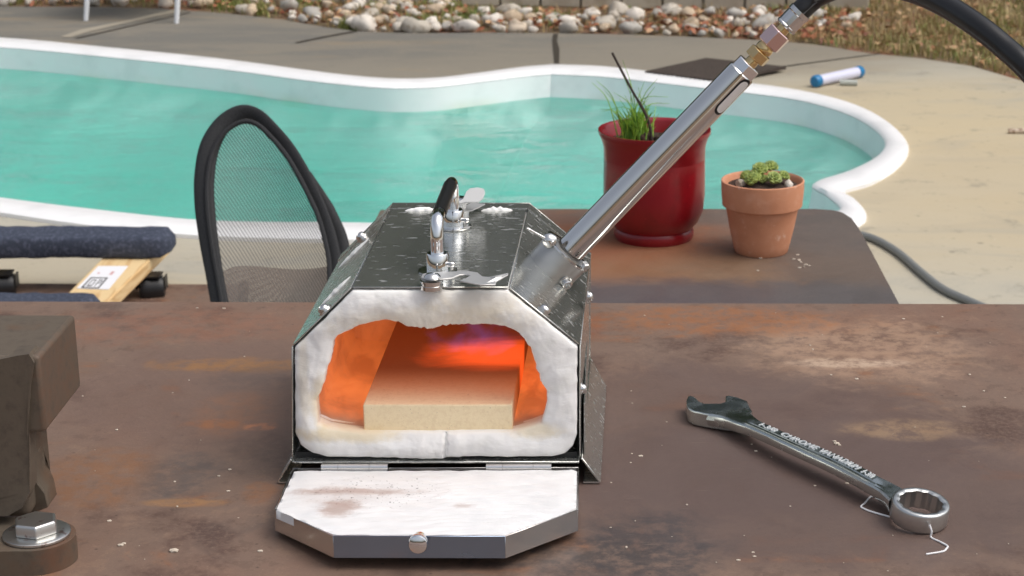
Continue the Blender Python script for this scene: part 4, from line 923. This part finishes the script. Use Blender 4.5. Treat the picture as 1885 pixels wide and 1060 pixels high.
# wool pad: fine grid clipped to the tray outline
Wp = [P(542, 869, zb), P(508, 940, zm), P(615, 983, zf), P(929, 985, zf), P(1061, 939, zm), P(1062, 869, zb)]; Wp = [dflat(p) for p in Wp]
cw = (Wp[0] + Wp[5]) / 2; cw = cw.lerp((Wp[2] + Wp[3]) / 2, .5)
e1 = (Wp[5] - Wp[0]).normalized(); e2 = nrm.cross(e1)
W2 = [((p - cw).dot(e1), (p - cw).dot(e2)) for p in Wp]
def pol2(ang_):
    dx, dy = cos(ang_), sin(ang_); best = 9
    for (x0, y0), (x1, y1) in zip(W2, W2[1:] + W2[:1]):
        ex, ey = x1 - x0, y1 - y0; den = dx * ey - dy * ex
        if abs(den) < 1e-12: continue
        t = (x0 * ey - y0 * ex) / den; u = (x0 * dy - y0 * dx) / den
        if t > 0 and -1e-6 <= u <= 1 + 1e-6: best = min(best, t)
    return best
NR = 300; loops = []
for k in range(-1, 44):
    L = []
    for i in range(NR):
        a_ = 2 * pi * i / NR; R_ = pol2(a_); t = 1 - max(k, 0) / 44.; rr_ = R_ * t; x_, y_ = rr_ * cos(a_), rr_ * sin(a_)
        h_ = .0012 * min(1, (1 - t) * 9) + .0006 * noise.noise(Vector((x_ * 45, y_ * 420, 2))) + .0011 * noise.noise(Vector((x_ * 60, y_ * 160, 0))) + .0011 * noise.noise(Vector((x_ * 22, y_ * 60, 3)))
        wv = .0009 * sin((y_ + .16 * (x_ - .05) ** 2 * 20 + .006 * noise.noise(Vector((x_ * 25, y_ * 25, 8)))) * 900) * max(0, min(1, (x_ + .01) / .05)); h_ += wv
        if k < 0: h_ = -.006
        elif k == 0: h_ = .0002 + .0008 * noise.noise(Vector((x_ * 90, y_ * 90, 5)))
        L.append(cw + e1 * x_ + e2 * y_ + nrm * h_)
    loops.append(L)
bm = new(); loft(bm, loops, True); obj('wool_pad', bm, WOOLD, dt, smooth=True, angle=80)
kc = Q(770, 1003, Dt[2].y - .011); fd = Vector((0, -1, .10)).normalized()
kb = Vector((kc.x, Dt[2].y, kc.z)); bm = new(); lathe(bm, [(.0045, -.0005), (.0045, .003), (.0035, .0045), (.0035, .007), (.0064, .0085), (.0067, .010), (.0067, .0130), (.0060, .0143), (.004, .0149), (.002, .0152), (0, .0153)], kb, fd, 36); obj('knob', bm, CHROME, dt, smooth=True, angle=30)

# parts of the same forge: the door is hinged to it
for ch_ in [o for o in bpy.data.objects if o.parent == dt]:
    ch_.name = ch_.name
ORG[dt.name] = Vector(dt.location)
# make the door a part: re-parent keeping places
dmesh = [o for o in bpy.data.objects if o.parent == dt and o.name.startswith('tray_floor')][0]
dmesh.name = 'door'; delta = Vector(dt.location) - Vector(fg.location)
kids = [o for o in bpy.data.objects if o.parent == dt and o is not dmesh]
dmesh.parent = fg; dmesh.location = delta
for k_ in kids: k_.parent = dmesh
dmesh['label'] = 'drop-down door lying open, steel tray packed with sooty white wool'
bpy.data.objects.remove(dt)

# fire brick
BZ0 = TZ + .0405; BZ1 = TZ + .0618
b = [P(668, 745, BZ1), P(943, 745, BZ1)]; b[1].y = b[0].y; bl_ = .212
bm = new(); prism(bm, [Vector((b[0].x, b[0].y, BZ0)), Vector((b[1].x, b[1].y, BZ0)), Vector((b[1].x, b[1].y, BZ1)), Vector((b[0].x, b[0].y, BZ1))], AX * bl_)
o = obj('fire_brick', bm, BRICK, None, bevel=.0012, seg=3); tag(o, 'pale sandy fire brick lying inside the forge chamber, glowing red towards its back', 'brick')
# flame
fc = Q(885, 618, YF + .14); bm = new(); bmesh.ops.create_uvsphere(bm, u_segments=32, v_segments=20, radius=1)
for v in bm.verts:
    q_ = v.co.copy(); r_ = 1 + .35 * nz(q_, 1.8, 2); v.co = Vector((q_.x * .046 * r_, q_.y * .032 * r_, q_.z * .011 * r_)); v.co.z += v.co.x * .10; v.co += fc
o = obj('flame', bm, FLAME, None, smooth=True); tag(o, 'faint violet gas flame spreading over the hot brick in the forge', 'flame')

# ================================================================== BURNER + HOSE
bn = thing('gas_burner', QB(1052, 458), 'long polished steel burner pipe slanting up out of the forge sleeve', 'burner')
def AXP(x, y):   # project pixel onto the burner axis
    p = QB(x, y); b_ = QB(1052, 458); return b_ + axd * (p - b_).dot(axd)
RP = .0117; pa_, pb_ = AXP(1008, 502), AXP(1366, 132); LP = (pb_ - pa_).length
bm = new(); lathe(bm, [(RP - .002, 0), (RP, 0), (RP, LP - .001), (RP - .001, LP), (RP - .003, LP)], pa_, axd, 64); obj('pipe', bm, PIPE, bn, smooth=True, angle=40)
bm = new(); lathe(bm, [(RS - .0018, -.0004), (RS - .0018, .0008)], AXP(1042, 466), axd, 48); obj('sleeve_washer', bm, SLEEVE, bn, smooth=True, angle=40)
# air slot: dark patch on the flank, pale patch over it painting the bright inside
a_, b__, d_ = frame_of(axd); toward = Vector((.46, -.80, -.30)); toward -= axd * toward.dot(axd); toward.normalize(); side = axd.cross(toward)
def slot(w_, l0, l1, lift, name, mat):
    bm = new(); c0_ = AXP(1318, 190); c1_ = AXP(1368, 138); L_ = (c1_ - c0_).length; pts = []; n_ = 10; hw = w_
    for k in range(n_ + 1): an = pi / 2 + pi * k / n_; pts.append((l0 + cos(an) * hw, sin(an) * hw))
    for k in range(n_ + 1): an = -pi / 2 + pi * k / n_; pts.append((L_ - l1 + cos(an) * hw, sin(an) * hw))
    vs = []
    cols = []
    for s_, w2 in pts: cols.append((s_, w2))
    # strip rows across the width so that it follows the pipe
    rows = 8; grid = []
    for j in range(rows + 1):
        u = -hw + 2 * hw * j / rows; inset_ = sqrt(max(hw * hw - u * u, 0)); s0 = l0 - inset_; s1 = L_ - l1 + inset_; an = u / RP
        dirn = toward * cos(an) + side * sin(an); grid.append([bm.verts.new(c0_ + axd * (s0 + (s1 - s0) * k / 12) + dirn * (RP + lift)) for k in range(13)])
    for A_, B_ in zip(grid, grid[1:]):
        for k in range(12): bm.faces.new((A_[k], A_[k + 1], B_[k + 1], B_[k]))
    obj(name, bm, mat, bn, smooth=True)
slot(.0050, 0, .004, .00025, 'air_slot', DARKIN); slot(.0038, .001, .005, .0006, 'slot_bright_inside', M('painted_slot_inside', (.86, .86, .86), .35, .3).m)
def hexn(c_, r_, L_, mat, nm, n=6, rot0=.25):
    bm = new(); lathe(bm, [(r_ * .9, 0), (r_, r_ * .08), (r_, L_ - r_ * .08), (r_ * .9, L_)], c_, axd, n, rot0=rot0); return obj(nm, bm, mat, bn, bevel=.0003, seg=2)
hexn(AXP(1363, 135), .0112, .0105, NUTW, 'hex_nut', rot0=.1)
bm = new(); lathe(bm, [(.0050, -.001), (.0050, .004), (.0045, .006), (.0045, .014), (.0052, .015), (.0052, .022)], AXP(1379, 118), axd, 28); obj('brass_nipple', bm, BRASS, bn, smooth=True, angle=40)
hexn(AXP(1388, 109), .0094, .0085, BRASS, 'brass_hex', rot0=.35)
bm = new(); lathe(bm, [(.0066, 0), (.0070, .001), (.0070, .0035), (.0064, .0045), (.0064, .006), (.0070, .0068), (.007, .009)], AXP(1404, 94), axd, 28); obj('brass_collar', bm, BRASS, bn, smooth=True, angle=40)
hs_ = thing('gas_hose', AXP(1418, 80), 'thick black rubber gas hose arching from the brass fitting over the lawn view', 'hose')
hs_['label'] = 'thick black rubber gas hose with crimped steel end, arching away from the burner'
ORG[hs_.name] = Vector(AXP(1418, 80))
def hexh(c_, r_, L_, mat, nm, rot0):
    bm = new(); lathe(bm, [(r_ * .88, 0), (r_, r_ * .1), (r_, L_ - r_ * .1), (r_ * .9, L_)], c_, axd, 6, rot0=rot0); return obj(nm, bm, mat, hs_, bevel=.0004, seg=2)
hexh(AXP(1413, 84), .0102, .0150, PINKNUT, 'swivel_nut', .3)
bm = new(); lathe(bm, [(.0048, 0), (.0048, .010)], AXP(1436, 61), axd, 24); obj('stem', bm, BRASS, hs_, smooth=True, angle=40)
fL = (AXP(1474, 20) - AXP(1445, 51)).length; prof = [(.006, 0), (.0086, .0005), (.0090, .0012), (.0090, .0025), (.0086, .003)] + [(.0087, fL * .5), (.0087, fL * .75), (.0092, fL * .8), (.0092, fL), (.0075, fL)]
bm = new(); lathe(bm, prof, AXP(1445, 51), axd, 16); obj('ferrule', bm, BRIGHT, hs_, smooth=True, angle=20)
hp = [AXP(1468, 28), AXP(1476, 18)]
for x, y, dy in ((1505, -6, .0), (1550, -24, -.02), (1610, -30, -.05), (1680, -16, -.09), (1740, 10, -.12), (1800, 48, -.15), (1850, 88, -.17), (1900, 135, -.19), (1990, 240, -.21), (2100, 420, -.22), (2180, 640, -.22)): hp.append(Q(x, y, YB + dy))
last = hp[-1]; hp += [Vector((.66, last.y - .01, .74)), Vector((.70, last.y - .02, .4)), Vector((.72, last.y - .02, .1)), Vector((.80, last.y + .02, .012)), Vector((1.3, last.y + .3, .012))]
bm = new(); tube(bm, catmull(hp, 10), .0083, 20); obj('hose_tube', bm, RUB, hs_, smooth=True, angle=80)
bm = new(); hpp = catmull(hp[1:12], 10); tube(bm, [p + Vector((0, -.0079, -.0022)) for p in hpp], .0007, 5); obj('mould_line', bm, M('hose_line_grey', (.10, .10, .10), .5).m, hs_, smooth=True)

# ================================================================== WRENCH
wrn = thing('combination_wrench', P(1500, 830, TZ), 'large chrome combination wrench with raised lettering, lying on the rusty table', 'wrench')
bc = P(1695.6, 929, TZ + .0155); oc_ = P(1330, 755, TZ + .013); sd_ = bc - oc_; sd_.z = 0; sd_.normalize()
jaw = [(1264, 746), (1263, 736), (1266, 729), (1272, 727.5), (1279, 730), (1288, 739), (1297, 742), (1326, 742), (1335, 739), (1335, 729), (1341, 727), (1359, 731), (1376, 738), (1380, 748), (1385, 757), (1372, 766), (1345, 769), (1320, 765), (1296, 761), (1277, 757), (1268, 752)]
bm = new(); prism(bm, [P(x, y, TZ + .0130) for x, y in jaw], (0, 0, -.0124)); obj('open_jaw', bm, WR, wrn, bevel=.0011, seg=3)
stn = [((1379, 749), (1300, 763), .0134, .010), ((1385, 758), (1328, 768), .0142, .0095), ((1393, 767), (1354, 778), .0154, .0085), ((1405, 776), (1377, 786), .0166, .0076), ((1450, 796), (1421, 806), .018, .0072), ((1500, 817), (1470, 829), .0185, .0070), ((1549, 838), (1518, 851), .0185, .0070), ((1590, 859), (1556, 870), .018, .0072), ((1618, 875), (1592, 889), .0172, .0076), ((1645, 888), (1616, 902), .0164, .0085), ((1668, 900), (1636, 920), .0152, .0100)]
us = catmull([P(u[0], u[1], TZ + z) for u, l, z, t in stn], 5); ls = catmull([P(l[0], l[1], TZ + z) for u, l, z, t in stn], 5)
ths = catmull([Vector((t, min(1, max(0, min(i - 2.2, 8.6 - i))), 0)) for i, (u, l, z, t) in enumerate(stn)], 5)
# cross profile: (across 0=upper edge..1=lower edge, height offset in m)
rings = []; bm = new()
for U, L, th_ in zip(us, ls, ths):
    g_ = min(1, max(0, th_[1])); t_ = th_[0]
    prof = [(0, -t_ * .5), (.03, -t_ * .15), (.10, 0), (.52, 0), (.56, -.0010 * g_), (.62, -.0010 * g_), (.65, .0006 * g_), (.78, .0006 * g_), (.81, -.0009 * g_), (.85, -.0009 * g_), (.89, 0), (.97, -t_ * .12), (1.0, -t_ * .45), (.95, -t_), (.05, -t_)]
    rings.append([bm.verts.new(U.lerp(L, a_) + Vector((0, 0, h_))) for a_, h_ in prof])
for A_, B_ in zip(rings, rings[1:]):
    n_ = len(A_)
    for j in range(n_): bm.faces.new((A_[j], A_[(j + 1) % n_], B_[(j + 1) % n_], B_[j]))
bm.faces.new(rings[0]); bm.faces.new(list(reversed(rings[-1]))); obj('shank', bm, WR, wrn, smooth=True, angle=30)
# ring end with twelve points
tl = radians(9); up_ = (Vector((0, 0, 1)) * cos(tl) + sd_ * sin(tl)).normalized(); e1_ = sd_ - up_ * sd_.dot(up_); e1_.normalize(); e2_ = up_.cross(e1_)
RO = .0208; NR = 144; bm = new(); loops = []
def inn_r(a_, base): return base - .0012 * abs(cos(6 * a_)) ** 1.0 + .0012
Hh = .0150
for kind_, r_, h_ in (('o', .95, -Hh), ('o', 1.0, -Hh + .0015), ('o', 1.0, -.0016), ('o', .97, -.0004), ('o', .93, 0), ('i', 1.07, 0), ('i', 1.0, -.0008), ('i', 1.0, -Hh + .0008), ('i', 1.05, -Hh)):
    L = []
    for i in range(NR):
        a_ = 2 * pi * i / NR; q_ = RO * r_ if kind_ == 'o' else (.0150 + .0011 * (2 * abs(((a_ * 12 / (2 * pi)) % 1) - .5))) * r_
        L.append(bc + e1_ * q_ * cos(a_) + e2_ * q_ * sin(a_) + up_ * h_)
    loops.append(L)
loops.append(loops[0]); mn = min(p.z for L in loops for p in L); loops = [[p + Vector((0, 0, TZ + .0002 - mn)) for p in L] for L in loops]
loft(bm, loops); bmesh.ops.remove_doubles(bm, verts=bm.verts, dist=1e-6); obj('ring_end', bm, WRR, wrn, smooth=True, angle=40)
# lettering
cu = bpy.data.curves.new('lettering', 'FONT'); cu.body = '1-3/8  CHROME VANADIUM  1-3/8'; cu.size = 1; cu.extrude = .03; cu.shear = .1; cu.offset = .0; cu.space_character = 1.08
to = bpy.data.objects.new('lettering_tmp', cu); COL.objects.link(to); bpy.context.view_layer.update()
me = bpy.data.meshes.new_from_object(to.evaluated_get(bpy.context.evaluated_depsgraph_get())); bpy.data.objects.remove(to)
xs = [v.co.x for v in me.vertices]; wx = max(xs); ys = [v.co.y for v in me.vertices]; hy = max(ys)
def shank_at(t):
    # along shank stations
    k = t * (len(us) - 1); i = min(int(k), len(us) - 2); f_ = k - i; return us[i].lerp(us[i + 1], f_), ls[i].lerp(ls[i + 1], f_)
t0, t1 = .305, .79
bm = new(); bm.from_mesh(me)
for v in bm.verts:
    u_ = v.co.x / wx; U, L = shank_at(t0 + (t1 - t0) * u_); w_ = .46 - (v.co.y / hy) * .36; v.co = U.lerp(L, w_) + Vector((0, 0, .0003 + v.co.z * .008))
obj('lettering', bm, LETTER, wrn)
# threads
zt_ = TZ + .0008
for pts, lab in ((((1618, 913), (1608, 914), (1601, 915), (1592, 926), (1585, 932), (1590, 936), (1605, 942), (1637, 951)), 'thin white fibre loop lying beside the wrench ring, under the shank'), (((1711, 966), (1715, 976), (1714, 989), (1730, 997), (1744, 1005), (1742, 1010), (1735, 1015), (1705, 1020)), 'thin white bent fibre hanging out in front of the wrench ring')):
    P3 = [P(x, y, zt_) for x, y in pts]
    if pts[0][0] > 1700:
        P3[0] = Q(1711, 966, P(1714, 989, zt_).y + .0012); P3[1] = Q(1715, 978, P(1714, 989, zt_).y + .0002)
    bm = new(); tube(bm, catmull(P3, 4), .0007, 6); tag(obj('fibre_thread', bm, THREAD, None, smooth=True), lab, 'thread')

# ================================================================== ANVIL at the left
an = thing('anvil', (-.42, 1.25, TZ), 'dark brown cast iron anvil with a square edged horn, bolted down on the table corner', 'anvil')
AXX = -.387
zt1 = TZ + .1425; ztb = TZ + .0867
bm = new(); prism(bm, [Vector((AXX, 1.240, ztb)), Vector((AXX, 1.333, ztb)), Vector((AXX, 1.333, zt1)), Vector((AXX, 1.240, zt1))], (-.14, 0, 0)); obj('face_block', bm, IRON, an, bevel=.003, seg=3)
def wl(x, y): return Q(x, y, 1.237)
bm = new(); L = [wl(-160, 672), wl(0, 661), (wl(30, 655)), wl(50, 652), wl(61, 668), wl(54, 720), wl(50, 800), wl(53, 850), wl(54, 905), wl(40, 935), wl(15, 950), wl(-160, 950)]; prism(bm, L, (0, .02, 0))
bmesh.ops.subdivide_edges(bm, edges=bm.edges[:], cuts=2)
for v in bm.verts: v.co += Vector((nz(v.co, 60), nz(v.co, 60, 3), 0)) * .0012
obj('web_plate', bm, IRON, an, bevel=.0018)
bm = new(); prism(bm, [Vector((-.408, 1.255, TZ + .016)), Vector((-.52, 1.255, TZ + .016)), Vector((-.52, 1.255, ztb - .001)), Vector((-.408, 1.255, ztb - .001))], (0, .06, 0)); obj('waist', bm, IRON, an, bevel=.006, seg=3)
# flared rear foot
A = [Q(60, 842, 1.27), Q(63, 880, 1.27), Q(82, 905, 1.27), Q(88, 935, 1.27), Q(60, 945, 1.27), Q(20, 945, 1.27), Q(20, 842, 1.27)]
bm = new(); prism(bm, A, (0, .025, 0)); obj('rear_foot', bm, IRON, an, bevel=.004)
fc_ = P(62, 1018, TZ); R_ = .030
bm = new(); L = []; zf_ = TZ + .0185; cxy = P(68, 985, zf_)
for i in range(25):
    a_ = -pi / 2 + pi * i / 24 * .98; L.append(Vector((cxy.x + .0262 * cos(a_), cxy.y - .0 + .026 * sin(a_), TZ)))
L += [Vector((cxy.x - .16, cxy.y + .05, TZ)), Vector((cxy.x - .16, cxy.y - .03, TZ))]; prism(bm, L, (0, 0, .0185)); obj('foot', bm, IRON, an, bevel=.005, seg=4)
bo = thing('hex_bolt', Vector((cxy.x, cxy.y, zf_)), 'zinc hex head bolt with a wide washer, holding the anvil foot', 'bolt')
wr_ = 61 / (F / (cxy.y * cos(PITCH) + (CZ - zf_) * sin(PITCH)))
bm = new(); lathe(bm, [(.009, 0), (wr_ * .97, 0), (wr_, .0008), (wr_, .0022), (wr_ * .96, .0028), (wr_ * .72, .0030), (.009, .0030)], Vector((cxy.x, cxy.y, zf_)), n=64); obj('washer', bm, WASH, bo, smooth=True, angle=40)
bm = new(); lathe(bm, [(.0155, .0031), (.0155, .0108), (.0143, .0122)], Vector((cxy.x, cxy.y, zf_)) , n=6, rot0=.25); obj('bolt_head', bm, WASH, bo, bevel=.0008, seg=3)

# crumbs and flakes on the tables
random.seed(3); bm = new()
for i in range(120):
    px, py = random.uniform(140, 1885), random.uniform(565, 1055)
    if 500 < px < 1110: continue
    p = P(px, py, TZ + .0003); r_ = random.choice((.0004, .0005, .0006, .0008, .0011)); 
    bmesh.ops.create_icosphere(bm, subdivisions=1, radius=r_, matrix=Matrix.Translation(p) @ Matrix.Diagonal((random.uniform(.8, 2), random.uniform(.8, 1.6), .6, 1)))
for px, py, r_ in ((1540, 816, .0022), (1536, 812, .0014), (1545, 819, .0012), (320, 1013, .003), (479, 1014, .0018), (222, 1003, .002), (228, 1000, .0015), (423, 864, .0013), (1530, 690, .001)):
    bmesh.ops.create_icosphere(bm, subdivisions=1, radius=r_, matrix=Matrix.Translation(P(px, py, TZ + r_ * .3)) @ Matrix.Diagonal((1.3, .9, .5, 1)))
for i in range(14):
    bmesh.ops.create_icosphere(bm, subdivisions=1, radius=random.choice((.001, .0015, .002)), matrix=Matrix.Translation(P(random.uniform(1380, 1520), random.uniform(462, 500), T2 + .0006)) @ Matrix.Diagonal((1.4, 1, .5, 1)))
tag(obj('crumb_debris', bm, CRUMB), 'tiny pale crumbs scattered over both steel tables', None, None, 'stuff')
